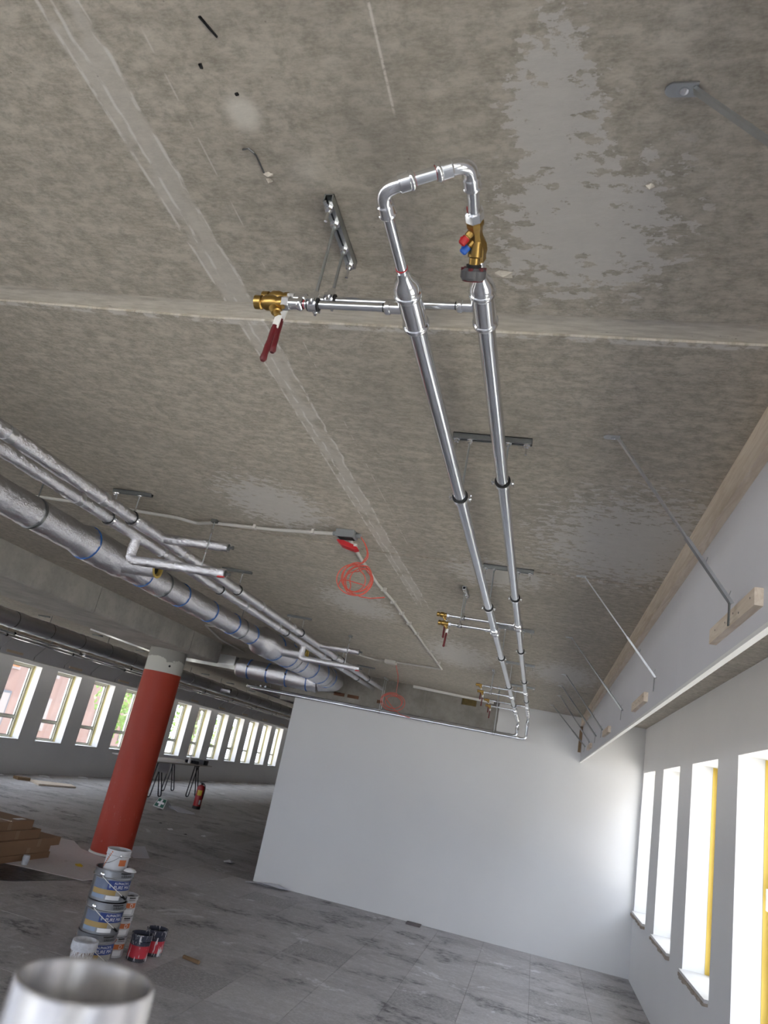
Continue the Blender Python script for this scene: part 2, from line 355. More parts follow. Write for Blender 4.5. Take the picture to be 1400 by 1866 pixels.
def tag(o, label=None, cat=None, group=None, kind=None):
    if label: o['label'] = label
    if cat: o['category'] = cat
    if group: o['group'] = group
    if kind: o['kind'] = kind
    return o
def link(o): col.objects.link(o); return o
def thing(name, loc, label=None, cat=None, group=None, kind=None):
    o = link(bpy.data.objects.new(name, None)); o.location = loc; o.empty_display_size = 0.05
    return tag(o, label, cat, group, kind)
def root_loc(o):
    while o.parent: o = o.parent
    return o.location
def part(name, mb, mat, parent, label=None, smooth=True, kind=None):
    me = mb.mesh(name, root_loc(parent), smooth); me.materials.append(MAT[mat])
    o = link(bpy.data.objects.new(name, me)); o.parent = parent
    return tag(o, label, None, None, kind)
def solo(name, mb, mat, loc, label=None, cat=None, group=None, kind=None, smooth=True):
    me = mb.mesh(name, loc, smooth); me.materials.append(MAT[mat]); o = link(bpy.data.objects.new(name, me)); o.location = loc
    return tag(o, label, cat, group, kind)
def copy_tree(o, parent=None):
    c = o.copy(); link(c); c.parent = parent
    for ch in o.children: copy_tree(ch, c)
    return c
def bend(path, r, seg=6):       # round the inner corners of a polyline
    path = [Vector(q) for q in path]; out = [path[0]]
    for i in range(1, len(path)-1):
        a, b, c = path[i-1], path[i], path[i+1]; d0 = (a-b).normalized(); d1 = (c-b).normalized()
        ang = d0.angle(d1); t = min(r/math.tan(ang/2) if ang < PI-1e-3 else 0, (a-b).length*0.49, (c-b).length*0.49)
        if t < 1e-5: out.append(b); continue
        p0, p1 = b+d0*t, b+d1*t
        for k in range(seg+1):
            u = k/seg; out.append((p0*(1-u)+b*u)*(1-u)+(b*(1-u)+p1*u)*u)
    return out+[path[-1]]
def text_mesh(txt, size):
    cu = bpy.data.curves.new('lettering', 'FONT'); cu.body = txt; cu.size = size; cu.align_x = 'LEFT'
    o = bpy.data.objects.new('lettering', cu); link(o); dg = bpy.context.evaluated_depsgraph_get(); ev = o.evaluated_get(dg)
    me = bpy.data.meshes.new_from_object(ev); vs_ = [v.co.copy() for v in me.vertices]; fs = [tuple(p_.vertices) for p_ in me.polygons]
    bpy.data.objects.remove(o); bpy.data.curves.remove(cu); bpy.data.meshes.remove(me)
    return vs_, fs

def ceil_z(x):
    if x < -4.36: x = -8.72-x
    return 2.535+0.033*max(0, -0.9-x)

XR, XL, Y0, Y1 = 1.133, -9.85, -6.0, 30.0
YB = 9.02          # face of the white wall at the end of the bay

# ------------------------------------------------------------------ floor
floor = thing('floor', (0, 0, 0), kind='structure')
part('subfloor', MB().box((XL-.3, Y0, -0.12), (XR+.3, Y1, -0.004)), 'floor_gap', floor)
T = 0.5
def tile_mesh(w, d):
    g = 0.0014
    return MB().box((g, g, -0.02), (w-g, d-g, 0)).mesh('floor_tile')
tile = tile_mesh(T, T); tile.materials.append(MAT['floor_board'])
spots = []
nx = int((XR-XL)/T)+1
for i in range(nx):
    for j in range(int((Y1-Y0)/T)):
        xx = XR-(i+1)*T; yy = Y0+j*T
        if xx+T < XL: continue
        if xx > -3.2 and yy > 9.0: continue
        q = cam.matrix_world.inverted() @ Vector((xx+T/2, yy+T/2, 0))
        if q.z < -0.2:
            u = 700+F_PX*q.x/-q.z; v = 933-F_PX*q.y/-q.z
            vis = -80 < u < 1480 and v < 1950
        else: vis = False
        spots.append((0 if vis else 1, (Vector((xx+T/2, yy+T/2, 0))-cam.location).length, xx, yy))
spots.sort()
rest = MB()
for k, (vis, d, xx, yy) in enumerate(spots):
    if k < 300:
        o = link(bpy.data.objects.new('floor_tile', tile)); o.location = (xx, yy, random.uniform(-0.0012, 0.0)); o.parent = floor
    else:
        rest.box((xx+.0015, yy+.0015, -0.02), (xx+T-.0015, yy+T-.0015, -0.0005))
part('floor_tiles_far', rest, 'floor_board', floor, kind='stuff', smooth=False)

# ------------------------------------------------------------------ ceiling slabs and joints
ceiling = thing('ceiling', (0, 0, 2.535), kind='structure')
JY = [(Y0, .0)]+[(v, .012) for v in (-4.25, -2.39, -0.53)]+[(1.33, .072), (3.22, .02)]+[(5.06+1.86*k, .012) for k in range(13)]+[(Y1, 0)]
prof_x = [XL-.3, -7.82, -4.36, -0.9, XR+.3]
for (ya, wa), (yb, wb_) in zip(JY[:-1], JY[1:]):
    mb = MB(); poly = [(x_, ya+wa/2, ceil_z(x_)) for x_ in prof_x]+[(XR+.3, ya+wa/2, 2.85), (XL-.3, ya+wa/2, 2.85)]
    mb.prism(poly, (0, yb-ya-wa/2-wb_/2, 0)); part('concrete_slab', mb, 'ceiling_concrete', ceiling, smooth=False)
for ya, wa in JY[1:-1]:
    mb = MB(); dz = 0.006 if wa > .05 else 0.008
    poly = [(x_, ya-wa/2-.001, ceil_z(x_)+dz) for x_ in prof_x]+[(XR+.3, ya-wa/2-.001, 2.8), (XL-.3, ya-wa/2-.001, 2.8)]
    mb.prism(poly, (0, wa+.002, 0)); part('joint_filler', mb, 'joint_mortar' if wa > .015 else 'wall_concrete', ceiling, smooth=False)

# ------------------------------------------------------------------ long walls with deep windows
PITCH, WW, SILL, HEAD = 1.372, 0.85, 0.63, 2.045
def wall_with_windows(name, xin, sgn, starts, ymin, ymax):
    """sgn = +1: the room lies on the -x side."""
    xo = xin+sgn*0.30
    mb = MB().box((xin, ymin, 0), (xo, ymax, SILL)).box((xin, ymin, HEAD), (xo, ymax, 2.8))
    ys = ymin
    for s_ in starts:
        mb.box((xin, ys, SILL), (xo, s_, HEAD)); ys = s_+WW
    mb.box((xin, ys, SILL), (xo, ymax, HEAD))
    return solo(name, mb, 'white_plaster', (xin, (ymin+ymax)/2, 0), kind='structure', smooth=False)
right_starts = [8.10-PITCH*k for k in range(9, -1, -1)]
left_starts = [12.135+PITCH*k for k in range(-12, 13)]
wall_with_windows('wall_right', XR, 1, right_starts, Y0, Y1)
wall_with_windows('wall_left', XL, -1, left_starts, Y0, Y1)
win_no = [0]
def window(xin, sgn, y0, detail, tape=True):
    win_no[0] += 1
    w = thing('window_%d' % win_no[0], (xin+sgn*.2, y0+WW/2, SILL), kind='structure')
    xa, xb = xin+sgn*0.190, xin+sgn*0.25; y1 = y0+WW; fw = 0.055
    fr_ = MB().box((xa, y0, SILL), (xb, y0+fw, HEAD)).box((xa, y1-fw, SILL), (xb, y1, HEAD)).box((xa, y0+fw, HEAD-fw), (xb, y1-fw, HEAD)).box((xa, y0+fw, SILL), (xb, y1-fw, SILL+fw))
    part('window_frame', fr_, 'frame_cream', w, smooth=False)
    if tape:
        t_ = MB()
        for a, b in ((y0, y0+.004), (y1-.004, y1)): t_.box((xin+sgn*.148, a, SILL+.021), (xa-sgn*.0005, b, HEAD-.0005))
        t_.box((xa-sgn*.003, y1-.014, SILL+.021), (xa-sgn*.0004, y1-.004, HEAD-.0005))
        part('yellow_tape', t_, 'tape_yellow' if sgn > 0 else 'tape_pale', w, 'yellow masking strip along the frame', smooth=False)
    zt = SILL+0.40
    part('transom', MB().box((xa+sgn*.01, y0+fw, zt-.025), (xb-sgn*.01, y1-fw, zt+.025)), 'frame_cream', w, smooth=False)
    for za, zb in ((SILL+fw, zt-.025), (zt+.025, HEAD-fw)):
        part('window_pane', MB().box((xa+sgn*.035, y0+fw, za), (xa+sgn*.041, y1-fw, zb)), 'glass', w, smooth=False)
        if detail:
            g = MB(); q = .012; xg0, xg1 = xa+sgn*.018, xa+sgn*.034
            g.box((xg0, y0+fw, za), (xg1, y0+fw+q, zb)).box((xg0, y1-fw-q, za), (xg1, y1-fw, zb)).box((xg0, y0+fw+q, za), (xg1, y1-fw-q, za+q)).box((xg0, y0+fw+q, zb-q), (xg1, y1-fw-q, zb))
            part('gasket', g, 'gasket', w, smooth=False)
    sl = MB().box((xin-sgn*.025, y0+.002, SILL), (xa, y1-.002, SILL+.02)); part('window_sill', sl, 'sill_stone', w, smooth=False)
    if sgn > 0:
        rough = MB(); k = 14
        for i in range(k):
            a = y0+.01+(WW-.02)*i/k; b = a+(WW-.02)/k
            rough.box((xin-.025-random.uniform(.0, .012), a, SILL-.018-random.uniform(0, .012)), (xin+.001, b, SILL-.0005))
        part('broken_mortar', rough, 'sill_broken', w, 'crumbling mortar under the sill edge', smooth=False)
        if y0 > 4.5: return w
        h = MB().box((xa-.012, y1-.11, 1.30), (xa, y1-.08, 1.40)).box((xa-.045, y1-.105, 1.34), (xa-.012, y1-.085, 1.36)).box((xa-.05, y1-.105, 1.25), (xa-.038, y1-.085, 1.36))
        part('window_handle', h, 'zinc_fitting', w)
    return w
for s_ in right_starts: window(XR, 1, s_, False)
for k, s_ in enumerate(left_starts): window(XL, -1, s_, 9 <= k <= 20)
# end wall behind the camera: three wide unseen glazed bays, added for extra daylight
mb = MB(); ga = [(-9.75, -6.25), (-6.1, -2.65), (-2.5, 1.0)]
mb.box((XL, Y0-.25, 0), (XR, Y0, .12)).box((XL, Y0-.25, 2.42), (XR, Y0, 2.8)); xs_ = XL
for a, b in ga: mb.box((xs_, Y0-.25, .12), (a, Y0, 2.42)); xs_ = b
mb.box((xs_, Y0-.25, .12), (XR, Y0, 2.42)); solo('wall_rear', mb, 'white_plaster', (-4.3, Y0, 0), kind='structure', smooth=False)
for a, b in ga:
    win_no[0] += 1; w = thing('window_%d' % win_no[0], ((a+b)/2, Y0-.12, .12), kind='structure'); mb = MB()
    for q in (a, (a+b)/2-.03, b-.06): mb.box((q, Y0-.16, .12), (q+.06, Y0-.1, 2.42))
    mb.box((a, Y0-.16, .12), (b, Y0-.1, .18)).box((a, Y0-.16, 2.36), (b, Y0-.1, 2.42)); part('window_frame', mb, 'frame_cream', w, smooth=False)
    part('window_pane', MB().box((a+.06, Y0-.133, .18), (b-.06, Y0-.127, 2.36)), 'glass', w, smooth=False)
solo('wall_far', MB().box((XL, Y1, 0), (XR, Y1+.2, 2.9)), 'white_plaster', (-4.3, Y1, 0), kind='structure', smooth=False)

# ------------------------------------------------------------------ white wall across the bay, raw concrete above its plaster
XPL, XCR, ZPL = -3.11, -0.545, 2.165
wb2 = thing('wall_back', (-1, YB, 0), kind='structure')
mb = MB()
top = []; k = 90
for i in range(k+1):
    xx = XPL+(XCR-XPL)*i/k; top.append((xx, YB, ZPL+random.uniform(-.006, .006)))
side = [(XCR+random.uniform(-.004, .004), YB, ZPL+(2.535-ZPL)*i/10) for i in range(1, 10)]
poly = [(XPL, YB, 0)]+top+side+[(XCR, YB, 2.534), (XR, YB, 2.534), (XR, YB, 0)]
mb.prism(poly, (0, .02, 0)); part('plaster_face', mb, 'white_plaster', wb2, smooth=False)
mb = MB().box((XPL, YB+.02, 0), (XR, YB+.2, ZPL)); part('wall_core', mb, 'white_plaster', wb2, smooth=False)
hx0, hx1, hz0, hz1 = -1.01, -.825, 2.44, 2.534
mb = MB().box((-3.32, YB+.02, 2.10), (XCR+.02, YB+.24, hz0)).box((-3.32, YB+.02, hz0), (hx0, YB+.24, 2.66)).box((hx1, YB+.02, hz0), (XCR+.02, YB+.24, 2.6))
mb.box((XCR+.02, YB+.02, ZPL), (XR, YB+.2, 2.54))
part('concrete_beam', mb, 'wall_concrete', wb2, 'bare concrete beam above the plaster', smooth=False)
part('timber_plug', MB().box((hx0, YB+.09, hz0), (hx1, YB+.12, 2.6)), 'hole_wood', wb2, 'brown timber inside the square hole', smooth=False)
for xx, ww in ((-2.62, .14), (-2.44, .15), (-2.05, .06)):
    part('brick_patch', MB().box((xx, YB+.012, 2.27), (xx+ww, YB+.021, 2.31)), 'hole_brick', wb2, smooth=False)
solo('cover_strip', MB().bar((-1.62, YB-.02, 2.543), (-.62, YB-.02, 2.520), .05, .03), 'white_paint', (-1.1, YB, 2.53), 'pale strip fixed under the ceiling above the square wall hole', 'strip', smooth=False)
solo('plaster_bag', MB().add([(-3.16, 8.9, .003), (-2.9, 8.96, .004), (-2.62, 9.0, .003), (-2.7, 8.86, .02), (-2.95, 8.84, .035), (-3.12, 8.8, .004), (-2.8, 8.92, .05)],
     [(0, 5, 6), (5, 4, 6), (4, 3, 6), (3, 2, 6), (2, 1, 6), (1, 0, 6)]), 'paper', (-2.9, 8.9, 0), 'crumpled pale film at the foot of the white wall', 'film')

# ------------------------------------------------------------------ hanging bulkhead panels on both sides
def bulkhead(x_, sgn, ya, yb, zb, label, blocks, joints):
    t = thing('bulkhead_panel', (x_, (ya+yb)/2, zb), label, 'panel')
    ys = [ya]+joints+[yb]
    for a, b in zip(ys[:-1], ys[1:]):
        part('plasterboard', MB().box((x_, a+.0008, zb+.012), (x_+sgn*.014, b-.0008, 2.534)), 'panel_board', t, smooth=False)
    part('bottom_trim', MB().box((x_-sgn*.002, ya, zb), (x_+sgn*.016, yb, zb+.012)), 'bright_edge', t, 'white edge bead along the bottom', smooth=False)
    part('timber_batten', MB().box((x_-sgn*.026, ya, 2.438), (x_, yb, 2.534)), 'timber', t, 'planed softwood batten under the ceiling', smooth=False)
    for a, b, h in blocks:
        tb = part('timber_block', MB().box((x_-sgn*.019, a, h), (x_, b, h+.042)), 'timber', t, smooth=False)
        if sgn > 0 and a > 0:
            for u, w_ in ((.08, .6), (.3, .35), (.42, .62), (.6, .5), (.85, .6)): part('screw_hole', MB().lathe([(.0028, 0), (.0028, .0006)], (x_-.0188, a+(b-a)*u, h+.042*w_), (-1, 0, 0), 8), 'hole_black', tb)
    return t
bulkhead(.44, 1, Y0+.01, YB, 2.028, 'grey drop panel with timber top batten beside the right window wall',
         [(1.70, 2.16, 2.085), (3.52, 3.98, 2.085), (5.3, 5.78, 2.085), (7.1, 7.55, 2.085), (-.3, .15, 2.085)], [0.2, 2.8, 5.4, 7.9])
bulkhead(-9.16, -1, Y0+.01, Y1-.05, 2.075, 'long grey drop panel above the far window wall',
         [(11.0+1.83*k, 11.42+1.83*k, 2.125) for k in range(9)], [3, 5.6, 8.2, 10.8, 13.4, 16, 18.6, 21.2, 23.8, 26.4])
solo('timber_stud', MB().box((.405, YB-.03, 2.14), (.438, YB-.001, 2.43)), 'timber_dark', (.42, YB, 2.14), 'short upright timber stud where drop panel meets the white wall', 'timber', smooth=False)

def brace(x0, y0, x1, y1, z1, sgn, label, group=None, fine=True):
    """flat strap from the ceiling down to the face of a bulkhead panel"""
    t = thing('wall_brace', (x0, y0, ceil_z(x0)), label, 'brace', group)
    zc = ceil_z(x0); s = -1 if sgn > 0 else 1          # direction away from panel
    w = .022
    mb = MB(); pl_ = []
    for k in range(9):
        a = PI/2+PI*k/8; pl_.append((x0+(-.028+math.cos(a)*w/2 if s < 0 else .028-math.cos(a)*w/2), y0+math.sin(a)*w/2, zc-.0035))
    xe = x0+.004*s*-1
    pl_ += [(xe, y0-w/2, zc-.0035), (xe, y0+w/2, zc-.0035)]
    mb.prism(pl_, (0, 0, .003)); part('foot_plate', mb, 'zinc_dull', t)
    if fine: part('screw', MB().lathe([(.006, 0), (.006, .003), (.003, .004)], (x0+s*.014, y0, zc-.0035), (0, 0, -1), 10), 'zinc_fitting', t)
    a, b = V(x0, y0, zc-.004), V(x1-sgn*.03, y1, z1)
    part('strap', MB().bar(a, b, .011, .005), 'zinc_dull', t)
    if fine:
        mid = a.lerp(b, .62); part('sleeve', MB().bar(mid, b, .015, .008), 'zinc_dull', t)
        for u in (.78, .97): q = a.lerp(b, u); part('wire_tie', MB().tube([q, q+V(.005, -.004, .02)], .0012, 5), 'zinc_dull', t)
    part('wall_tab', MB().bar((x1-sgn*.035, y1, z1+.004), (x1-sgn*.036, y1, z1-.055), .012, .003, up=(1, 0, 0)), 'dark_steel', t)
    return t
RB = [(.10, .77, .70), (.105, 1.82, 1.86), (.10, 3.18, 3.09), (.104, 4.545, 4.32), (.125, 6.03, 5.67), (.115, 6.7, 6.28), (.12, 7.4, 7.07), (.07, 8.3, 7.7)]
RBL = ['nearest flat brace cut off by the right picture edge', 'long perforated brace reaching the nearest timber block', 'second full brace down to the grey drop panel', 'third full brace along the grey drop panel',
       'brace ending at the small third timber block', 'thin brace just past the third timber block', 'thin distant brace second from the white wall', 'most distant brace, next to the white wall']
for i, (x0, y0, y1) in enumerate(RB): brace(x0, y0, .44, y1, 2.125, 1, RBL[i], 'braces of the right drop panel', True)
for k in range(14): brace(-8.78, 10.75+.92*k, -9.16, 10.8+.92*k, 2.15, -1, 'thin dark brace between ceiling and the far drop panel', 'braces of the far drop panel', False)

# ------------------------------------------------------------------ concrete beam and red column
BX0, BX1, BZ, BYE = -5.22, -4.25, 2.388, 8.96
t = thing('concrete_beam', ((BX0+BX1)/2, 4, BZ), 'bare concrete ceiling beam resting on the red column', 'beam')
for a, b in ((Y0+.05, 1.9), (1.906, 6.05), (6.056, 8.1), (8.106, BYE)):
    mb = MB(); c_ = .012
    prof = [(BX0, ceil_z(BX0)), (BX0, BZ+c_), (BX0+c_, BZ), (BX1-c_, BZ), (BX1, BZ+c_), (BX1, ceil_z(BX1))]
    mb.prism([(px, a, pz) for px, pz in prof], (0, b-a, 0)); part('beam_segment', mb, 'beam_concrete', t, smooth=False)
CX, CY, CR = -4.70, 8.44, .232
t = thing('column', (CX, CY, 0), 'round red-painted column under the concrete beam', 'column')
part('painted_shaft', MB().lathe([(CR-.004, 0), (CR-.004, .03), (CR, .032), (CR, 2.105)], (CX, CY, 0), n=48, cap1=False), 'column_red', t, 'orange-red painted shaft')
part('column_head', MB().lathe([(CR-.001, 2.105), (CR-.001, BZ)], (CX, CY, 0), n=48, cap0=False, cap1=False), 'column_primer', t, 'white primer fading into bare concrete')
part('base_ring', MB().lathe([(CR+.012, 0), (CR+.010, .012), (CR-.003, .02)], (CX, CY, 0), n=40, cap0=False, cap1=False), 'white_paint', t, 'white paint line at the foot')
q = V(-CX, -CY, 0).normalized(); q.rotate(Matrix.Rotation(.25, 3, 'Z'))
part('drill_hole', MB().lathe([(.014, 0), (.014, .004)], (CX+q.x*(CR-.002), CY+q.y*(CR-.002), 2.19), q, 12), 'hole_black', t)

# ------------------------------------------------------------------ galvanised heating pipes
ZL, ZR, XLp, XRp = 2.335, 2.395, -.301, -.190
def bead(mb, c, ax, r, w=.007, h=.0035, n=20):
    mb.lathe([(r, -w/2-.002), (r+h*.8, -w/2), (r+h, -w*.2), (r+h, w*.2), (r+h*.8, w/2), (r, w/2+.002)], c, ax, n, False, False); return mb
def tee(parent, x_, z_, y_, bx):           # press tee with a side outlet towards -x
    mb = MB(); ax = (0, 1, 0)
    mb.lathe([(.0195, -.052), (.0215, -.05), (.0215, .05), (.0195, .052)], (x_, y_, z_), ax, 24)
    bead(mb, (x_, y_-.044, z_), ax, .0205, .01, .004); bead(mb, (x_, y_+.044, z_), ax, .0205, .01, .004)
    mb.lathe([(.0105, 0), (.0105, .045), (.0085, .046)], (x_, y_, z_), (-1, 0, 0), 16); bead(mb, (x_-.043, y_, z_), (-1, 0, 0), .0095, .008, .003, 16)
    return part('tee_fitting', mb, 'zinc_fitting', parent)
def collar(parent, c, ax, r, L=.03):
    mb = MB(); c = Vector(c); a = Vector(ax).normalized()
    mb.lathe([(r, -L/2), (r+.0025, -L/2+.001), (r+.0025, L/2-.001), (r, L/2)], c, a, 18); bead(mb, c+a*(L/2-.004), a, r+.0015, .006, .003, 18); bead(mb, c-a*(L/2-.004), a, r+.001, .004, .002, 18)
    return part('press_collar', mb, 'zinc_fitting', parent)
ST = [(1.016, 1.084), (3.70, 3.78), (6.44, 6.50), (7.54, 7.60)]
lines = []
for side in (0, 1):
    x_, z_ = (XLp, ZL) if side == 0 else (XRp, ZR)
    yt = ST[0][side]; yd = yt-.075; yend = 8.9 if side == 0 else 8.8; zl = 2.178 if side == 0 else 2.155
    t = thing('heating_pipe', (x_, yt, z_), 'left long galvanised heating pipe, lower of the pair, with looped near end' if side == 0 else 'right long galvanised heating pipe, upper of the pair, with brass valve near its end', 'pipe', 'pair of long heating pipes')
    lines.append(t)
    part('pipe_run', MB().tube(bend([(x_, yt+.045, z_), (x_, yend, z_), (x_, yend, zl), (-3.75+.1*side, yend, zl), (-3.75+.1*side, 12.5, zl+.02)], .05, 8), .0175, 20), 'zinc_pipe', t)
    for ys in (s_[side] for s_ in ST): tee(t, x_, z_, ys, -1)
    part('reducer', MB().lathe([(.0215, 0), (.0225, .006), (.0215, .012), (.019, .02), (.0115, .034), (.0108, .05)], (x_, yt-.05, z_), (0, -1, 0), 28), 'zinc_fitting', t, 'domed reducer')
    for y_ in ((7.95, 8.15, 8.35, 8.55) if side == 0 else (7.9, 8.1, 8.3, 8.5)): collar(t, (x_, y_, z_), (0, 1, 0), .0178, .06)
    collar(t, (x_, yend, z_-.075), (0, 0, 1), .0178, .04); collar(t, (x_-.09, yend, zl), (1, 0, 0), .0178, .04)
# the loop joining both near ends
tl = lines[0]; YLp = .748
pL, pR = V(XLp, YLp, ZL), V(XRp+.004, YLp+.004, ZR-.008)
cd = (pR-pL).normalized()
part('riser', MB().tube([(XLp, ST[0][0]-.09, ZL), (XLp, YLp+.036, ZL)], .0092, 18), 'zinc_pipe', tl)
def elbow(parent, a, c, b, r=.0112):
    a, c, b = Vector(a), Vector(c), Vector(b); d0, d1 = (a-c).normalized(), (b-c).normalized()
    mb = MB().tube(bend([c+d0*.046, c, c+d1*.046], .031, 8), r, 18)
    for d in (d0, d1):
        mb.lathe([(r, .024), (r+.0022, .026), (r+.0022, .04), (r, .041)], c, d, 18, False, False); bead(mb, c+d*.0435, d, r, .005, .0032, 18)
    e = part('elbow', mb, 'zinc_fitting', parent)
    for d in (d0, d1): part('seal_ring', MB().lathe([(.0098, .0472), (.0098, .0486)], c, d, 18), 'red_mark', e, 'red press indicator ring')
    return e
elbow(tl, V(XLp, 1, ZL), pL, pR); part('cross_pipe', MB().tube([pL+cd*.04, pR-cd*.04], .0092, 18), 'zinc_pipe', tl)
elbow(tl, pL, pR, V(XRp, 1, ZR))
part('riser', MB().tube([pR+V(0, .04, 0), V(XRp, .875, ZR)], .0092, 18), 'zinc_pipe', tl)
for y_ in (ST[0][0]-.105,): part('seal_ring', MB().lathe([(.0100, 0), (.0100, .0016)], (XLp, y_, ZL), (0, -1, 0), 18), 'red_mark', tl)
# balancing valve on the right pipe
tr_ = lines[1]; vy = .915
WD = V(-.05, .70, -.71).normalized(); WO = V(XRp, vy-.004, ZR)
v = part('balancing_valve', MB().lathe([(.0135, -.048), (.0145, -.046), (.0145, -.038), (.0125, -.034), (.0105, -.022), (.0115, -.008), (.0155, .004), (.016, .018), (.013, .03), (.0125, .04)], (XRp, vy, ZR), (0, 1, 0), 8).lathe([(.0115, .0), (.0115, .026), (.009, .028), (.0085, .042)], WO, WD, 12), 'brass', tr_, 'brass valve body')
part('union_nut', MB().lathe([(.0105, 0), (.0155, .004), (.0155, .02), (.0125, .022)], (XRp, vy-.047, ZR), (0, -1, 0), 8), 'zinc_fitting', v)
part('seal_ring', MB().lathe([(.0100, 0), (.0100, .0016)], (XRp, vy-.07, ZR), (0, -1, 0), 14), 'red_mark', v)
part('outlet_stub', MB().tube([(XRp, vy+.038, ZR), (XRp, ST[0][1]-.09, ZR)], .0105, 14), 'zinc_fitting', v)
part('wheel_collar', MB().lathe([(.0125, .038), (.0125, .044)], WO, WD, 16), 'rubber', v)
hw = MB(); nseg = 48; vs_ = []
wu = WD.orthogonal().normalized(); ww_ = WD.cross(wu)
prof = ((.043, .0165), (.047, .0205), (.058, .0205), (.062, .0175))
for hh, rr in prof:
    for k in range(nseg):
        a = 2*PI*k/nseg; r_ = rr*(1-.10*(max(0, math.cos(6*a))**3)); vs_.append(WO+WD*hh+(wu*math.cos(a)+ww_*math.sin(a))*r_)
fs = [(i*nseg+k, i*nseg+(k+1) % nseg, (i+1)*nseg+(k+1) % nseg, (i+1)*nseg+k) for i in range(3) for k in range(nseg)]+[tuple(range(nseg)), tuple(3*nseg+k for k in range(nseg))]
hw.add(vs_, fs); part('hand_wheel', hw, 'grey_plastic', v, 'dark grey ribbed hand wheel')
for a in range(6):
    an = (a+.5)*PI/3; q = WO+WD*.0445+(wu*math.cos(an)+ww_*math.sin(an))*.0165
    part('wheel_inset', MB().lathe([(.0045, -.002), (.0045, .002)], q, WD, 8), 'lever_red', v)
part('wheel_rim', MB().lathe([(.0175, .0615), (.0170, .0635)], WO, WD, 30), 'lever_red', v, 'red disc under the wheel')
for dy, cm in ((-.024, 'red_plastic'), (-.004, 'blue_plastic')):
    dr = V(-.62, .35, -.70).normalized(); o_ = V(XRp, vy+dy-.006, ZR)
    part('test_nipple', MB().lathe([(.006, .006), (.006, .017), (.0048, .018), (.0048, .022)], o_, dr, 10), 'brass', v)
    part('nipple_cap', MB().lathe([(.0058, .019), (.0066, .021), (.0062, .031), (.004, .033)], o_, dr, 12).tube([o_+dr*.024, o_+dr*.026+V(-.004, -.006, .001)], .0022, 6), cm, v)
# ------------------------------------------------------------------ branch lines with ball valves
names = ['nearest', 'second', 'third', 'farthest']
for k, ys in enumerate(ST):
    for side in (0, 1):
        x_, z_ = (XLp, ZL) if side == 0 else (XRp, ZR); y_ = ys[side]; xv = -.535 if side == 0 else -.562
        t = thing('branch_pipe', (xv, y_, z_), '%s thin branch pipe, %s of its pair, with red-levered brass valve' % (names[k], 'lower' if side == 0 else 'upper'), 'pipe', 'branch pipes with ball valves')
        part('pipe', MB().tube([(x_-.04, y_, z_), (xv, y_, z_)], .0072, 14), 'zinc_pipe', t)
        if k == 0:
            collar(t, (xv+.018, y_, z_), (1, 0, 0), .0078, .026)
            for xx in (xv+.034, x_-.052): part('seal_ring', MB().lathe([(.0077, 0), (.0077, .0016)], (xx, y_, z_), (1, 0, 0), 14), 'red_mark' if xx < -.4 else 'black_mark', t)
        part('adapter_nut', MB().lathe([(.009, 0), (.0135, .001), (.0135, .014), (.011, .016)], (xv+.008, y_, z_), (-1, 0, 0), 6), 'zinc_fitting', t)
        v = part('ball_valve', MB().lathe([(.0125, .006), (.0125, .014), (.011, .017), (.0145, .026), (.0145, .038), (.0105, .046), (.013, .048), (.013, .060), (.0085, .0605)], (xv, y_, z_), (-1, 0, 0), 16)
                 .lathe([(.009, .0), (.009, .024), (.0065, .025), (.0065, .034)], (xv-.030, y_, z_), (.6, 0, -.8), 12), 'brass', t, 'brass ball valve body')
        part('bore', MB().lathe([(.0095, 0), (.0095, .001)], (xv-.0605, y_, z_), (-1, 0, 0), 16), 'hole_black', v)
        sx = xv-.008; zt = z_-.026; tilt = .004 if side == 0 else -.001
        part('lever_neck', MB().bar((sx, y_, zt), (sx+tilt*.4-.003, y_, zt-.026), .012, .003, up=(0, 1, 0)), 'white_paint', v, 'white lever neck')
        g = MB(); L = .075; pr_ = [(.0048, 0), (.0055, .2), (.005, .45), (.0058, .6), (.0055, .8), (.0068, .93), (.004, 1.0)]
        a_, b_ = V(sx-.002, y_, zt-.022), V(sx-.002-tilt*.9, y_-.002, zt-.022-L)
        g.tube([a_.lerp(b_, u) for _, u in pr_], [r_ for r_, _ in pr_], 10); part('lever_grip', g, 'lever_red', v, 'dark red lever grip')
# ------------------------------------------------------------------ pipe hangers
def clamp(parent, c, ax, r, rubber=True):
    c = Vector(c); ax = Vector(ax).normalized(); up = V(0, 0, 1); s = ax.cross(up)
    cl = part('pipe_clamp', MB().lathe([(r+.0035, -.008), (r+.0055, -.008), (r+.0055, .008), (r+.0035, .008)], c, ax, 22, False, False), 'zinc_fitting', parent)
    part('rubber_liner', MB().lathe([(r, -.0105), (r+.0045, -.0105), (r+.0045, -.0085), (r+.0036, -.008), (r+.0036, .008), (r+.0045, .0085), (r+.0045, .0105), (r, .0105)], c, ax, 22, False, False), 'rubber', cl, 'black rubber liner')
    for d in (-1, 1):
        q = c+s*d*(r+.010); part('clamp_ear', MB().bar(q-s*d*.006, q+s*d*.004, .014, .006, up=(0, 0, 1)).tube([q+V(0, 0, -.01), q+V(0, 0, .01)], .0028, 8), 'zinc_fitting', cl)
    part('clamp_boss', MB().lathe([(.0058, 0), (.0058, .014)], c+V(0, 0, r+.004), (0, 0, 1), 6), 'zinc_fitting', cl)
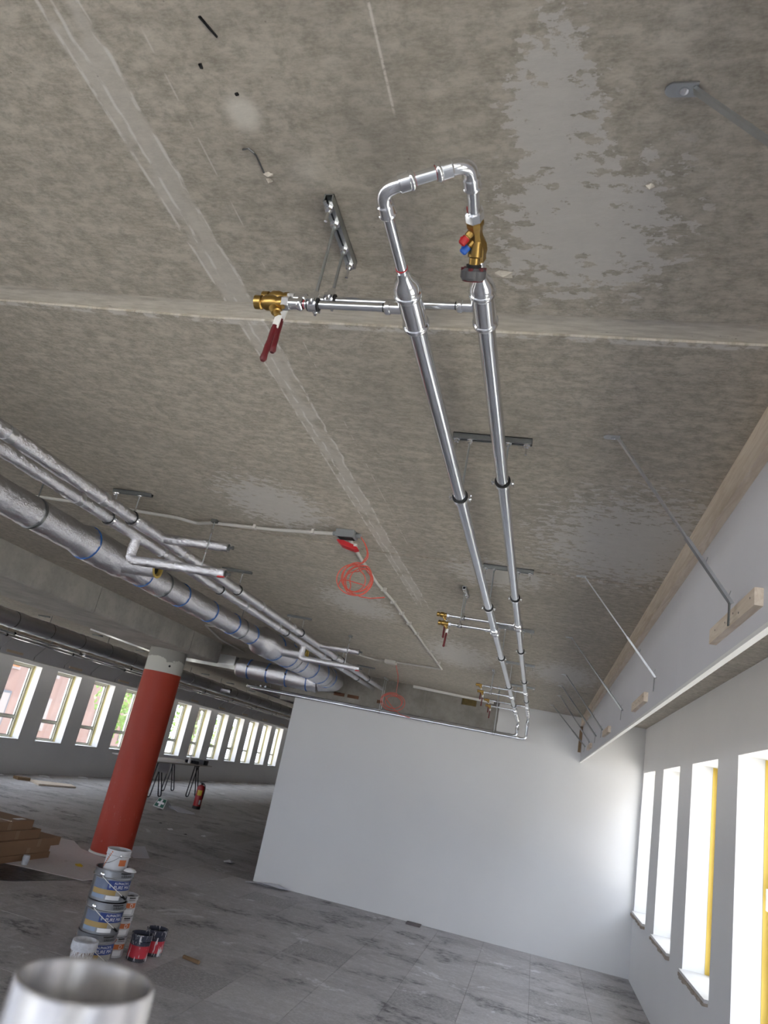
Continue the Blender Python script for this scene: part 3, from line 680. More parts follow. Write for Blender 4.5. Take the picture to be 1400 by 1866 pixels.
def rail_hanger(label, group, ra, rb, rods, studs, zc, pipes_axis, mat='dark_steel', w=.018, h=.018, clampr=None):
    """channel rail on the ceiling, threaded rods down to clamps; rods = (x, y, z_pipe, r_pipe)"""
    ra, rb = Vector(ra), Vector(rb); mid = (ra+rb)/2
    t = thing('pipe_hanger', (mid.x, mid.y, zc), label, 'hanger', group)
    d = (rb-ra).normalized(); up = V(0, 0, 1); s = d.cross(up); z0, z1 = zc-h, zc-.0005; rl = MB()
    for k in (-1, 1):
        rl.bar(V(ra.x, ra.y, (z0+z1)/2)+s*k*(w/2-.0012), V(rb.x, rb.y, (z0+z1)/2)+s*k*(w/2-.0012), .0024, h)
        rl.bar(V(ra.x, ra.y, z0+.0012)+s*k*(w/2-.004), V(rb.x, rb.y, z0+.0012)+s*k*(w/2-.004), .006, .0024)
    rl.bar(V(ra.x, ra.y, z1-.0012), V(rb.x, rb.y, z1-.0012), w, .0024)
    part('mounting_rail', rl, 'zinc_dull' if mat == 'zinc' else mat, t, 'slotted steel channel', smooth=False)
    for x_, y_, zp, rp in rods:
        part('threaded_rod', MB().tube([(x_, y_, zp+rp+.006), (x_, y_, z0+.004)], .0032, 8), 'zinc_dull', t)
        part('nut', MB().lathe([(.010, 0), (.010, .002), (.0068, .002), (.0068, .010)], (x_, y_, z0), (0, 0, -1), 6), 'zinc_fitting', t)
        clamp(t, (x_, y_, zp), pipes_axis, rp)
    for x_, y_ in studs:
        part('stud', MB().tube([(x_, y_, z0+.004), (x_, y_, z0-.032)], .0032, 8), 'zinc_fitting', t)
        part('nut', MB().lathe([(.010, 0), (.010, .002), (.0068, .002), (.0068, .010)], (x_, y_, z0), (0, 0, -1), 6), 'zinc_fitting', t)
    return t
nm = ['nearest', 'second', 'third', 'fourth', 'farthest']
for k in range(5):
    y_ = 1.88+1.313*k
    rail_hanger('%s cross rail hanger carrying the two long heating pipes' % nm[k], 'hangers of the long heating pipes', (-.352, y_, 0), (-.124, y_, 0), [(XLp, y_, ZL, .0178), (XRp, y_, ZR, .0178)], [(-.138, y_), (-.34, y_)], 2.535, (0, 1, 0))
for k, ys in enumerate(ST):
    a, b = ys[0]-.055, ys[1]+.06
    rail_hanger('%s short rail hanger holding a pair of thin branch pipes' % names[k], 'hangers of the branch pipes', (-.483, a, 0), (-.483, b, 0), [(-.483, ys[0], ZL, .0075), (-.483, ys[1], ZR, .0075)], [(-.483, a+.014), (-.483, b-.014)], 2.535, (1, 0, 0), 'zinc')
rail_hanger('rod hanger over the pipes running along the white wall', 'hangers of the wall pipes', (-.56, 8.76, 0), (-.56, 8.97, 0), [(-.56, 8.9, 2.178, .0178), (-.56, 8.8, 2.155, .0178)], [], 2.535, (1, 0, 0), 'zinc')
rail_hanger('rod hanger beside the hanging red cable at the wall pipes', 'hangers of the wall pipes', (-1.95, 8.76, 0), (-1.95, 8.97, 0), [(-1.95, 8.9, 2.178, .0178), (-1.95, 8.8, 2.155, .0178)], [], ceil_z(-1.95), (1, 0, 0), 'zinc')

# ------------------------------------------------------------------ foil insulated duct and pipes
S = 1.038
DX, DZ = -2.55, 2.408
def crinkle(path, rad, n=36, step=.035, amp=.0011, caps=True):
    """tube resampled finely with every vertex pushed in or out a little, like wrinkled foil"""
    path = [Vector(q) for q in path]; P2, R2 = [path[0]], [rad[0]]
    for a, b, ra, rb in zip(path[:-1], path[1:], rad[:-1], rad[1:]):
        k = max(1, int((b-a).length/step))
        for i in range(1, k+1): P2.append(a.lerp(b, i/k)); R2.append(ra+(rb-ra)*i/k)
    mb = MB().tube(P2, R2, n, caps=caps); rs = random.Random(len(P2))
    for i, v_ in enumerate(mb.v):
        c_ = P2[i//n]; d = (v_-c_)
        if d.length > 1e-6: v_ += d.normalized()*rs.uniform(-amp, amp)+V(rs.uniform(-1, 1), rs.uniform(-1, 1), rs.uniform(-1, 1))*step*.07
    return mb
t = thing('insulated_duct', (DX, 5, DZ), 'large round duct wrapped in shiny foil with blue ties', 'duct')
pr_ = [(-5.5, .079)]; yy = -5.2
while yy < 8.55:
    r_ = .079 if yy < 3.45 else (.083 if yy < 6.2 else .124)
    if 3.3 < yy < 3.75: r_ = .094
    if 6.05 < yy < 6.35: r_ = .128
    pr_.append((yy, r_+random.uniform(-.0018, .0018))); yy += .09
mb = MB(); path = [(DX+random.uniform(-.001, .001), y_, DZ) for y_, _ in pr_]; rad = [r_ for _, r_ in pr_]
end = bend([(DX, 8.56, DZ), (DX, 8.74, DZ), (DX-.2, 8.74, DZ-.03)], .12, 6)
k0 = next(i for i, q in enumerate(path) if q[1] > 1.2); mb = crinkle(path[k0:]+end, rad[k0:]+[.124]*len(end)); mb.tube(path[:k0+1], rad[:k0+1], 24); part('foil_jacket', mb, 'foil', t, 'crinkled aluminium foil wrap')
for y_ in (2.42, 3.36, 3.98, 4.5, 4.98, 5.42, 5.85, 6.45, 6.85, 7.2, 7.6, 8.0, 8.35):
    r_ = min((abs(py-y_), pr) for py, pr in pr_)[1]
    b_ = part('cable_tie', MB().lathe([(r_-.002, -.005), (r_+.0035, -.0045), (r_+.0035, .0045), (r_-.002, .005)], (DX, y_, DZ), (0, 1, 0), 32, False, False), 'strap_blue', t, 'blue tie band')
    an = math.radians(205); part('tie_head', MB().box((DX+math.cos(an)*(r_+.006)-.01, y_-.01, DZ+math.sin(an)*(r_+.006)-.008), (DX+math.cos(an)*(r_+.006)+.01, y_+.01, DZ+math.sin(an)*(r_+.006)+.008)), 'black_mark', b_, smooth=False)
for y_ in (1.55, 2.9, 4.23, 5.6, 7.0, 8.2):
    r_ = min((abs(py-y_), pr) for py, pr in pr_)[1]
    b_ = part('hanger_strap', MB().lathe([(r_-.001, -.009), (r_+.003, -.009), (r_+.003, .009), (r_-.001, .009)], (DX, y_, DZ), (0, 1, 0), 32, False, False), 'dark_steel', t, 'dark steel suspension ring')
    part('threaded_rod', MB().tube([(DX, y_, DZ+r_), (DX, y_, ceil_z(DX))], .0035, 8), 'dark_steel', b_)
for y_, x1, lab in ((3.68, -2.27, 0), (6.45, -2.21, 0)):
    d_ = .052 if y_ < 5 else .05
    s_ = part('side_stub', MB().lathe([(d_+.012, 0), (d_+.004, .05), (d_, .07), (d_, x1-DX)], (DX, y_, DZ-.02), (1, 0, 0), 26, False, False), 'foil', t, 'open foil-wrapped side branch')
    part('insulation_ring', MB().lathe([(d_-.002, -.004), (d_+.001, .006), (d_-.012, .006), (d_-.014, -.03)], (x1, y_, DZ-.02), (1, 0, 0), 26, False, False), 'wool_yellow', s_, 'yellow insulation edge')
    part('open_bore', MB().lathe([(d_-.010, -.02), (d_-.010, -.018)], (x1, y_, DZ-.02), (1, 0, 0), 26), 'hole_black', s_, 'dark opening')
# cross duct and flat metal duct behind the beam
t = thing('cross_duct', (-3.3, 8.72, 2.33), 'short fat foil duct crossing left behind the large duct', 'duct')
path = [V(-2.76, 8.74, 2.35).lerp(V(-3.82, 8.70, 2.37), k/16) for k in range(17)]
part('foil_jacket', crinkle(path+[path[-1]+V(-.02, 0, 0), path[-1]+V(-.03, 0, 0)], [.118+random.uniform(-.003, .003) for _ in path]+[.105, .07], 30, .04, .0014), 'foil', t)
for u in (.12, .38, .62, .86):
    q = path[0].lerp(path[-1], u); b_ = part('cable_tie', MB().lathe([(.118, -.005), (.1235, -.004), (.1235, .004), (.118, .005)], q, (1, 0, -.01), 30, False, False), 'strap_blue', t)
    part('tie_head', MB().box((q.x-.01, q.y-.124, q.z+.01), (q.x+.01, q.y-.108, q.z+.03)), 'black_mark', b_, smooth=False)
solo('flat_duct', MB().box((-5.22, 8.965, 2.40), (-4.02, 9.6, 2.52)).box((-5.42, 7.75, 2.40), (-5.225, 9.6, 2.52)), 'duct_metal', (-5, 9, 2.45), 'flat bare sheet-metal duct behind the end of the concrete beam', 'duct', smooth=False)

PA, PB = V(-1.978, 0, 2.437), V(-2.10, 0, 2.424)
def foil_tube(path, r, n=18, step=.03, amp=.0008):
    return crinkle(path, [r]*len(path), n, step, amp)
BY = [3.16, 6.03]
for nm_, P_, lab in (('a', PA, 'right-hand foil-wrapped pipe of the pair beside the large duct'), ('b', PB, 'left-hand foil-wrapped pipe of the pair beside the large duct')):
    t = thing('foil_pipe', (P_.x, 5, P_.z), lab, 'pipe', 'pair of foil-wrapped pipes')
    part('foil_jacket', foil_tube([(P_.x, 1.0, P_.z), (P_.x, 8.9, P_.z)], .029).tube([(P_.x, -5.5, P_.z), (P_.x, 1.0, P_.z)], .029, 16), 'foil', t)
    for y_ in (2.0, 2.62, 3.4, 4.6, 5.3, 6.6, 7.3):
        part('tape_seam', MB().lathe([(.0292, -.018), (.0305, -.018), (.0305, .018), (.0292, .018)], (P_.x, y_, P_.z), (0, 1, 0), 20, False, False), 'foil_grey', t)
    for yb in BY:
        if nm_ == 'a':
            br_ = part('branch', foil_tube([(P_.x, yb, P_.z), (-1.60, yb-.01, P_.z-.002)], .024), 'foil', t, 'foil-wrapped side branch'); e = V(-1.60, yb-.01, P_.z-.002)
        else:
            pth = bend([(P_.x, yb-.03, P_.z), (P_.x, yb-.03, 2.297), (-1.56, yb-.05, 2.293)], .03, 4); br_ = part('branch', foil_tube(pth, .024), 'foil', t, 'foil-wrapped drop and side branch'); e = V(-1.56, yb-.05, 2.293)
        part('branch_end', MB().lathe([(.019, -.01), (.017, .003), (.010, .004)], e, (1, 0, 0), 14).lathe([(.007, 0), (.007, .02), (.010, .021), (.010, .027)], e, (1, 0, 0), 10), 'dark_steel', br_)
        if nm_ == 'b': part('red_cap', MB().bar(e+V(.004, -.01, -.018), e+V(-.03, -.012, -.022), .012, .006), 'red_plastic', br_)
for k, y_ in enumerate((2.87, 4.18, 5.52, 6.85, 8.03)):
    rail_hanger('%s short dark rail hanger above the two foil pipes' % nm[k], 'hangers of the foil pipes', (-2.125, y_, 0), (-1.915, y_, 0), [(PA.x, y_, PA.z, .030), (PB.x, y_, PB.z, .030)], [(-2.115, y_)], ceil_z(-2.02), (0, 1, 0))
for k, yb in enumerate(BY):
    t = thing('rod_hanger', (-1.70, yb-.03, ceil_z(-1.7)), 'single threaded rod hanging the %s foil branches' % ('near' if k == 0 else 'distant'), 'hanger', 'rod hangers of foil branches')
    part('ceiling_foot', MB().box((-1.715, yb-.045, ceil_z(-1.7)-.016), (-1.685, yb-.015, ceil_z(-1.7)-.0005)), 'dark_steel', t, smooth=False)
    part('threaded_rod', MB().tube([(-1.70, yb-.03, ceil_z(-1.7)), (-1.70, yb-.035, 2.32)], .0032, 8), 'zinc_dull', t)
    part('rod_coupler', MB().lathe([(.007, 0), (.007, .022)], (-1.70, yb-.031, ceil_z(-1.7)-.05), (0, 0, -1), 6).lathe([(.007, 0), (.007, .02)], (-1.70, yb-.034, 2.405), (0, 0, -1), 6), 'zinc_fitting', t)

# ------------------------------------------------------------------ conduits, boxes and red cable
def cpt(x_, y_, off=.011): return (x_, y_, ceil_z(x_)-off)
t = thing('conduit', cpt(-1.9, 3.16), 'pale grey conduit crossing the ceiling to the red-lidded box', 'conduit')
part('tube', MB().tube(bend([cpt(-3.4, 3.26), cpt(-2.78, 3.2), cpt(-2.185, 3.165), cpt(-1.93, 3.165), cpt(-1.84, 3.21), cpt(-1.72, 3.15), cpt(-1.366, 3.095), cpt(-1.03, 3.0)], .04, 4), .0085, 10), 'conduit_grey', t)
for x_, y_ in ((-2.5, 3.18), (-1.47, 3.108), (-1.14, 3.03)): part('clip', MB().box((x_-.006, y_-.016, ceil_z(x_)-.02), (x_+.006, y_+.010, ceil_z(x_)-.0005)), 'conduit_grey', t, smooth=False)
t = thing('conduit', cpt(-.99, 5), 'long pale conduit from the red-lidded box to a sharp corner', 'conduit')
part('tube', MB().tube(bend([cpt(-.965, 3.06), cpt(-.985, 3.4), cpt(-.998, 3.85), cpt(-.978, 4.2), cpt(-.982, 4.5), cpt(-1.0, 6.9), cpt(-1.48, 7.06)], .015, 3), .0085, 10), 'conduit_grey', t)
for y_ in (3.95, 4.25, 4.55, 4.85, 5.2, 5.9, 6.5): part('clip', MB().box((-.998, y_-.006, 2.514), (-.965, y_+.006, 2.5375)), 'conduit_grey', t, smooth=False)
t = thing('conduit', cpt(-1.9, 7.1), 'short pale conduit with a kink past the small white box', 'conduit')
part('tube', MB().tube(bend([cpt(-1.6, 7.1), cpt(-1.72, 7.2), cpt(-1.84, 7.12), cpt(-1.98, 6.98), cpt(-2.4, 6.9)], .03, 3), .0085, 10), 'conduit_grey', t)
t = thing('conduit', cpt(-3.8, 7.3), 'pale bent conduit on the ceiling beside the concrete beam', 'conduit')
part('tube', MB().tube(bend([cpt(-2.9, 7.0), cpt(-3.7, 7.25), cpt(-4.0, 8.3), cpt(-4.08, 9.3)], .03, 3), .010, 10), 'conduit_grey', t)
bc = V(-.955, 2.965, 2.535)
t = thing('junction_box', (bc.x, bc.y, bc.z), 'grey ceiling junction box with red lid hanging open', 'box')
part('box_body', MB().prism([(bc.x-.047, bc.y-.028, 2.502), (bc.x+.040, bc.y-.036, 2.502), (bc.x+.047, bc.y+.022, 2.502), (bc.x-.040, bc.y+.030, 2.502)], (0, 0, .0335)), 'box_grey', t, smooth=False)
part('box_mouth', MB().prism([(bc.x-.036, bc.y-.018, 2.5), (bc.x+.034, bc.y-.025, 2.5), (bc.x+.038, bc.y+.014, 2.5), (bc.x-.032, bc.y+.021, 2.5)], (0, 0, .0025)), 'hole_black', t, smooth=False)
l0 = [(-1.012, 2.503), (-.992, 2.509), (-.915, 2.486), (-.902, 2.473), (-.922, 2.467), (-.986, 2.483)]
part('lid', MB().prism([(x_, 3.002, z_) for x_, z_ in l0], (0, .034, -.004)), 'red_plastic', t, 'red lid', smooth=False)
part('cable_gland', MB().lathe([(.011, 0), (.011, .022), (.008, .024)], (bc.x-.044, bc.y+.003, 2.52), (-1, .08, 0), 12).lathe([(.011, 0), (.011, .022), (.008, .024)], (bc.x+.044, bc.y-.006, 2.52), (1, -.05, 0), 12), 'box_grey', t)
part('lid_tab', MB().box((bc.x+.03, bc.y+.035, 2.482), (bc.x+.045, bc.y+.05, 2.494)), 'conduit_grey', t, smooth=False)
def coil(c, r, turns, a0, rnd_, tail):          # loops hanging in an upright plane
    pts = []; rs = random.Random(rnd_); N = int(turns*20); dx = dz = dy = 0; k = 1
    for i in range(N+1):
        a = a0+2*PI*i/20
        if i % 20 == 0: dx, dz, dy, k = rs.uniform(-.014, .014), rs.uniform(-.012, .012), rs.uniform(-.02, .02), rs.uniform(.72, 1.15)
        pts.append(V(c[0]+dx+r[0]*k*math.cos(a), c[1]+dy+.02*math.sin(a*.6+rnd_), c[2]+dz+r[1]*k*math.sin(a)))
    return pts+[Vector(q) for q in tail]
def smooth_path(pts, it=2):
    for _ in range(it):
        o_ = [pts[0]]
        for a, b in zip(pts[:-1], pts[1:]): o_ += [a.lerp(b, .25), a.lerp(b, .75)]
        pts = o_+[pts[-1]]
    return pts
t = thing('red_cable', (bc.x+.06, bc.y, 2.5), 'orange-red cable coil dangling from the red-lidded junction box', 'cable')
start = [V(bc.x+.066, bc.y-.006, 2.518), V(-.865, 2.985, 2.49), V(-.85, 3.0, 2.45), V(-.862, 3.0, 2.42)]
cc_ = (-.868, 3.0, 2.335)
part('cable_loops', MB().tube(smooth_path(start+coil(cc_, (.062, .068), 3.4, 1.4, 3, [(-.90, 3.0, 2.27), (-.82, 3.0, 2.25), (-.735, 3.0, 2.268)]), 1), .0026, 6), 'cable_red', t)
part('cable_loops', MB().tube(smooth_path([q+V(.004, .006, -.004) for q in start]+coil((cc_[0]-.014, cc_[1]+.015, cc_[2]-.006), (.074, .066), 2.7, 1.5, 9, [(-.955, 3.02, 2.33), (-.96, 3.02, 2.30)]), 1), .0026, 6), 'cable_red', t)
t = thing('junction_box', cpt(-1.54, 7.09, 0), 'small off-white junction box on the distant conduit', 'box')
part('box_body', MB().box((-1.60, 7.04, ceil_z(-1.54)-.035), (-1.49, 7.13, ceil_z(-1.54)-.0005)), 'conduit_grey', t, smooth=False)
t = thing('red_cable', (-1.5, 7.15, 2.5), 'thin red cable hanging in loops in front of the wall pipes', 'cable')
p_ = [V(-1.5, 7.14, 2.53), V(-1.48, 7.3, 2.42), V(-1.6, 7.9, 2.35), V(-1.68, 8.3, 2.33)]+coil((-1.72, 8.35, 2.26), (.13, .09), 3.2, 1.2, 5, [(-1.65, 8.4, 2.15), (-1.5, 8.45, 2.13)])
part('cable_loops', MB().tube(smooth_path(p_, 1), .004, 6), 'cable_red', t)

# ------------------------------------------------------------------ services along the far side
t = thing('far_duct', (-6.6, 14, 2.37), 'long dull foil duct under the ceiling in front of the far window wall', 'duct')
pts_ = [V(-6.6, 4+.25*k, 2.37) for k in range(98)]
part('foil_jacket', crinkle(pts_, [.107]*len(pts_), 24, .08, .0016), 'foil_grey', t)
for k in range(26):
    y_ = 6.4+.72*k
    part('strap', MB().lathe([(.107, -.006), (.112, -.006), (.112, .006), (.107, .006)], (-6.6, y_, 2.37), (0, 1, 0), 24, False, False), 'dark_steel', t)
for k in range(10):
    y_ = 7.1+1.44*k; part('threaded_rod', MB().tube([(-6.6, y_, 2.47), (-6.6, y_, ceil_z(-6.6))], .004, 6), 'dark_steel', t)
s_ = part('side_stub', MB().lathe([(.06, 0), (.05, .12), (.05, .3)], (-6.6, 14.2, 2.35), (1, .1, 0), 18, False, False), 'foil', t); part('open_bore', MB().lathe([(.046, .28), (.046, .282)], (-6.6, 14.2, 2.35), (1, .1, 0), 18), 'hole_brick', s_)
for k, (xx, zz, lab) in enumerate(((-7.38, 2.285, 'upper'), (-7.5, 2.25, 'lower'))):
    t = thing('far_pipe', (xx, 14, zz), '%s of two thin galvanised pipes below the far foil duct' % lab, 'pipe', 'thin pipes below the far duct')
    part('pipe', MB().tube([(xx, 4, zz), (xx, 28, zz)], .017, 10), 'zinc_pipe', t)
    for j in range(8): part('clamp', MB().lathe([(.019, -.012), (.022, -.012), (.022, .012), (.019, .012)], (xx, 8.9+1.6*j, zz), (0, 1, 0), 12, False, False), 'rubber', t)
    for j in range(8): part('threaded_rod', MB().tube([(xx, 8.9+1.6*j, zz+.018), (xx, 8.9+1.6*j, ceil_z(xx))], .003, 6), 'dark_steel', t)
    part('foil_sleeve', foil_tube([(xx, 10.6+3.4*k, zz), (xx, 11.5+3.4*k, zz)], .034, 14), 'foil', t)
for k in range(7):
    y_ = 8.6+1.31*k
    rail_hanger('small dark ceiling rail above the far foil duct', 'rails above the far duct', (-6.86, y_, 0), (-6.68, y_, 0), [], [(-6.84, y_), (-6.75, y_)], ceil_z(-6.77), (0, 1, 0))
for j, (xx, zz) in enumerate(((-3.35, 2.25), (-3.5, 2.26), (-3.66, 2.27))):
    t = thing('corridor_pipe', (xx-.3, 11, zz), ['rightmost', 'middle', 'leftmost'][j]+' of three thin pipes running back beside the white wall end', 'pipe', 'corridor pipes behind the white wall')
    part('pipe', MB().tube([(xx-.42, 9.6+.2*j, zz), (xx-.42, 15, zz+.02)], .016, 10), 'zinc_pipe', t)
    for y_ in (10.6, 12.2, 13.8): part('threaded_rod', MB().tube([(xx-.42, y_, zz+.014), (xx-.42, y_, ceil_z(xx-.42))], .003, 6), 'dark_steel', t)

# ------------------------------------------------------------------ outside
solo('street_ground', MB().box((-60, -40, -1.2), (50, 60, -1.0)), 'ground_outside', (0, 0, -1.1), kind='structure', smooth=False)
def facade(xb, ya, yb, h, label, face, seed):
    t = thing('brick_building', (xb, (ya+yb)/2, -1), label, 'building'); rs = random.Random(seed)
    part('wall', MB().box((xb-6, ya, -1), (xb, yb, h)), 'facade_brick', t, smooth=False)
    y_ = ya+.6
    while y_ < yb-2.2:
        for z0 in (-.75, 1.7, 4.6):
            if z0+2 > h: continue
            w = 1.9; k = rs.random()
            win = part('window', MB().box((xb, y_, z0+.6), (xb+.06, y_+w, z0+2.1)), 'facade_pale' if k < .4 else 'facade_grey', t, smooth=False)
            part('pane', MB().box((xb+.06, y_+.1, z0+.7), (xb+.08, y_+w*.48, z0+2.0)), 'facade_grey', win, smooth=False)
            part('pane', MB().box((xb+.06, y_+w*.52, z0+.7), (xb+.08, y_+w-.1, z0+2.0)), 'facade_orange' if rs.random() < .35 else 'facade_pale', win, smooth=False)
        y_ += 2.9
facade(-23, 6, 44, 9, 'pinkish brick building seen through the far windows', 1, 4)
t = thing('sky_blocker', (15, 12, -1), kind='structure')  # unseen plain building, added to block sky light at the right windows
part('wall', MB().box((12, -8, -1), (18, 36, 7.0)), 'blocker_facade', t, smooth=False)
for k in range(14):
    w_ = part('window', MB().box((11.93, -6.5+3*k, .2), (12, -4.7+3*k, 1.9)), 'facade_pale', t, smooth=False)
    part('pane', MB().box((11.91, -6.4+3*k, .3), (11.93, -4.8+3*k, 1.8)), 'facade_grey', w_, smooth=False)
def tree(x_, y_, h, r, label, seed):
    t = thing('tree', (x_, y_, -1), label, 'tree', 'trees outside the far windows'); rs = random.Random(seed)
    part('trunk', MB().tube([(x_, y_, -1), (x_+.1, y_, h*.6)], [.14, .06], 8), 'bark', t)
    vs_, fs = [], []
    for i in range(1500):
        while True:
            d = V(rs.uniform(-1, 1), rs.uniform(-1, 1), rs.uniform(-1, 1))
            if .3 < d.length < 1: break
        c_ = V(x_, y_, h*.6)+V(d.x*r, d.y*r, d.z*h*.55); a = V(rs.uniform(-1, 1), rs.uniform(-1, 1), rs.uniform(-1, 1)).normalized(); b = a.orthogonal().normalized(); s = rs.uniform(.08, .16); o_ = len(vs_)
        vs_ += [c_-a*s, c_-b*s*.5, c_+a*s, c_+b*s*.5]; fs.append((o_, o_+1, o_+2, o_+3))
    part('foliage', MB().add(vs_, fs), 'leaf_green', t, kind='stuff', smooth=False)
tree(-15.5, 26.5, 4.0, 1.6, 'leafy tree outside, left of the two behind far windows', 1); tree(-16, 33, 4.5, 2.2, 'leafy tree outside, right of the two behind far windows', 2)

# ------------------------------------------------------------------ things on the floor
# paint cans
def can(x_, y_, z_, r, h, label, group, kind, face=None, full=False):
    t = thing('paint_can', (x_, y_, z_), label, 'paint can', group)
    body = {'blue': 'tin', 'orange': 'tin_white', 'drip': 'tin_dripped', 'crust': 'tin_crusted', 'white': 'tin_white'}[kind]
    c_ = (x_, y_, z_)
    b_ = part('can_body', MB().lathe([(r-.006, 0), (r-.003, .004), (r-.003, h*.74), (r, h*.755), (r+.003, h*.77), (r, h*.785), (r, h-.006), (r+.003, h-.004), (r+.003, h), (r-.004, h), (r-.004, h-.03)], c_, n=40, cap1=False), body, t)
    part('can_inside', MB().lathe([(r-.004, h-.032), (r-.004, h-.028)], c_, n=40), 'tin_inside', t)
    ang = math.atan2(-y_, -x_) if face is None else face
    if kind == 'blue':
        part('handle_ring', MB().lathe([(r, h*.765), (r+.006, h*.77), (r+.006, h*.79), (r, h*.795)], c_, n=40, cap0=False, cap1=False), 'zinc_fitting', t)
        L = part('label_band', MB().arc(c_, r-.004, r-.0015, h*.30, ang-.75, ang+1.25, 20, h*.40), 'label_blue', t, 'dark blue printed label band')
        part('label_field', MB().arc(c_, r-.004, r-.0010, h*.30, ang-.95, ang-.15, 12, h*.40), 'label_steel', L)
        part('label_stripe', MB().arc(c_, r-.004, r-.0015, h*.16, ang-.95, ang+.35, 16, h*.235), 'label_gold', L)
        part('label_stripe', MB().arc(c_, r-.004, r-.0015, h*.16, ang+.35, ang+1.25, 12, h*.235), 'label_sand', L)
        part('label_stripe', MB().arc(c_, r-.004, r-.0015, h*.12, ang-.95, ang-.2, 12, h*.10), 'label_pale_blue', L)
        part('label_stripe', MB().arc(c_, r-.004, r-.0012, h*.13, ang-.1, ang+.62, 12, h*.09), 'label_white', L)
        wrap_text('ALPHACRYL', .021, c_, r, ang+.16, h*.59, 'label_white', L); wrap_text('PURE MAT', .029, c_, r, ang+.16, h*.45, 'label_white', L)
        drop = MB(); a_ = ang-.02
        for k_ in range(2): drop.arc(c_, r-.002, r-.0002, h*(.14-.06*k_), a_-.02-.03*k_, a_+.02+.03*k_, 4, h*(.46+.02*k_))
        part('emblem', drop, 'label_pale_blue', L)
        wrap_text('sikkens', .030, c_, r+.001, ang+.40, h*.82, 'black_mark', L); part('logo_bar', MB().arc(c_, r, r+.0012, h*.04, ang+.36, ang+1.0, 10, h*.93), 'black_mark', L)
        lug = V(math.cos(ang-.55), math.sin(ang-.55), 0); q = V(*c_)+lug*(r+.006)+V(0, 0, h*.83)
        part('handle_lug', MB().lathe([(.016, -.006), (.016, .004), (.007, .008)], q, lug, 12), 'zinc_fitting', t)
        hp = []
        for k_ in range(13):
            u = k_/12; an = ang-.55+u*1.35; rr = r+.012; hp.append(V(x_+rr*math.cos(an), y_+rr*math.sin(an), z_+h*(.82-.62*u)))
        part('wire_handle', MB().tube(hp, .0022, 6), 'white_paint', t); part('handle_grip', MB().tube([hp[-2], hp[-1], hp[-1]+(hp[-1]-hp[-2])], .007, 8), 'rubber', t)
    elif kind == 'orange':
        L = part('label_band', MB().arc(c_, r-.003, r-.001, h*.24, ang-1.2, ang+1.2, 20, h*.42), 'label_orange', t, 'orange label band'); wrap_text('D', .035, c_, r, ang+.5, h*.45, 'label_white', L)
        part('label_stripe', MB().arc(c_, r-.003, r-.001, h*.22, ang-.2, ang+.9, 12, h*.12), 'label_white', L); part('logo_bar', MB().arc(c_, r+.001, r+.002, h*.06, ang+.3, ang+.9, 10, h*.9), 'black_mark', L); wrap_text('sikkens', .017, c_, r+.001, ang+.3, h*.80, 'black_mark', L)
    elif kind == 'white':
        L = part('label_band', MB().arc(c_, r-.003, r-.001, h*.26, ang+.25, ang+.9, 12, h*.36), 'label_orange', t, 'orange label patch')
        lug = V(math.cos(ang+.25), math.sin(ang+.25), 0); q = V(*c_)+lug*(r+.002)+V(0, 0, h*.78); part('handle_lug', MB().lathe([(.009, -.004), (.009, .003), (.004, .005)], q, lug, 10), 'zinc_fitting', t)
        hp = [V(x_+(r+.006)*math.cos(ang+.25-u*1.6), y_+(r+.006)*math.sin(ang+.25-u*1.6), z_+h*(.78-.42*math.sin(u*PI*.55))) for u in [k_/10 for k_ in range(11)]]; part('wire_handle', MB().tube(hp, .0014, 6), 'zinc_fitting', t)
        dr = MB(); rs = random.Random(3)
        for k_ in range(9): a_ = ang-1.2+.16*k_*.5; dr.arc(c_, r-.002, r+.0015, .008, a_-.05, a_+.05, 3, h*(.2+.085*k_))
        part('paint_drips', dr, 'label_orange', t)
    elif kind == 'crust':
        part('film_cover', MB().lathe([(r+.005, h*.72), (r+.008, h*.8), (r+.006, h), (r-.01, h+.004), (r-.03, h-.02), (0.001, h-.03)], c_, n=28, cap0=False, cap1=False), 'clear_plastic', t, 'crumpled clear film over the top')
    return t
def wrap_text(txt, size, c_, r, ang, z0, mat, parent):
    vs_, fs = text_mesh(txt, size); q = [V(c_[0]+(r+.0006)*math.cos(ang+v.x/r), c_[1]+(r+.0006)*math.sin(ang+v.x/r), c_[2]+z0+v.y) for v in vs_]
    part('lettering', MB().add(q, fs), mat, parent, smooth=False)
CBX, CBY, H3 = -2.724, 5.03, .19
for k in range(3): can(CBX+(0, .006, -.004)[k], CBY+(0, -.004, .003)[k], H3*k+.001*k, .130, H3, ['bottom', 'middle', 'top'][k]+' tin of the stack of three big grey-blue paint tins', 'stacked big paint tins', 'blue')
can(-2.735, 5.03, H3*3-.028+.003, .080, .145, 'small white paint can standing on top of the big tin stack', None, 'white')
for k in range(3): can(-2.715, 5.275, .128*k+.0006*k, .080, .127, ['bottom', 'middle', 'top'][k]+' small white can with orange band behind the big tins', 'small orange-banded cans', 'orange')
can(-2.545, 5.33, 0, .072, .165, 'open red and black paint tin streaked with white drips, in front', None, 'drip'); can(-2.535, 5.53, 0, .074, .165, 'open drip-covered tin just behind the red dripped tin', None, 'drip')
can(-2.655, 4.785, 0, .074, .185, 'crusted paint tin wrapped in clear film left of the tin stack', None, 'crust')
solo('paint_rag', MB().lathe([(.03, 0), (.045, .006), (.03, .02), (.012, .026)], (-2.60, 5.0, H3*3+.004), (0, 0, 1), 9), 'label_white', (-2.60, 5.0, H3*3), 'crumpled white-stained rag on the rim of the top tin', 'rag')

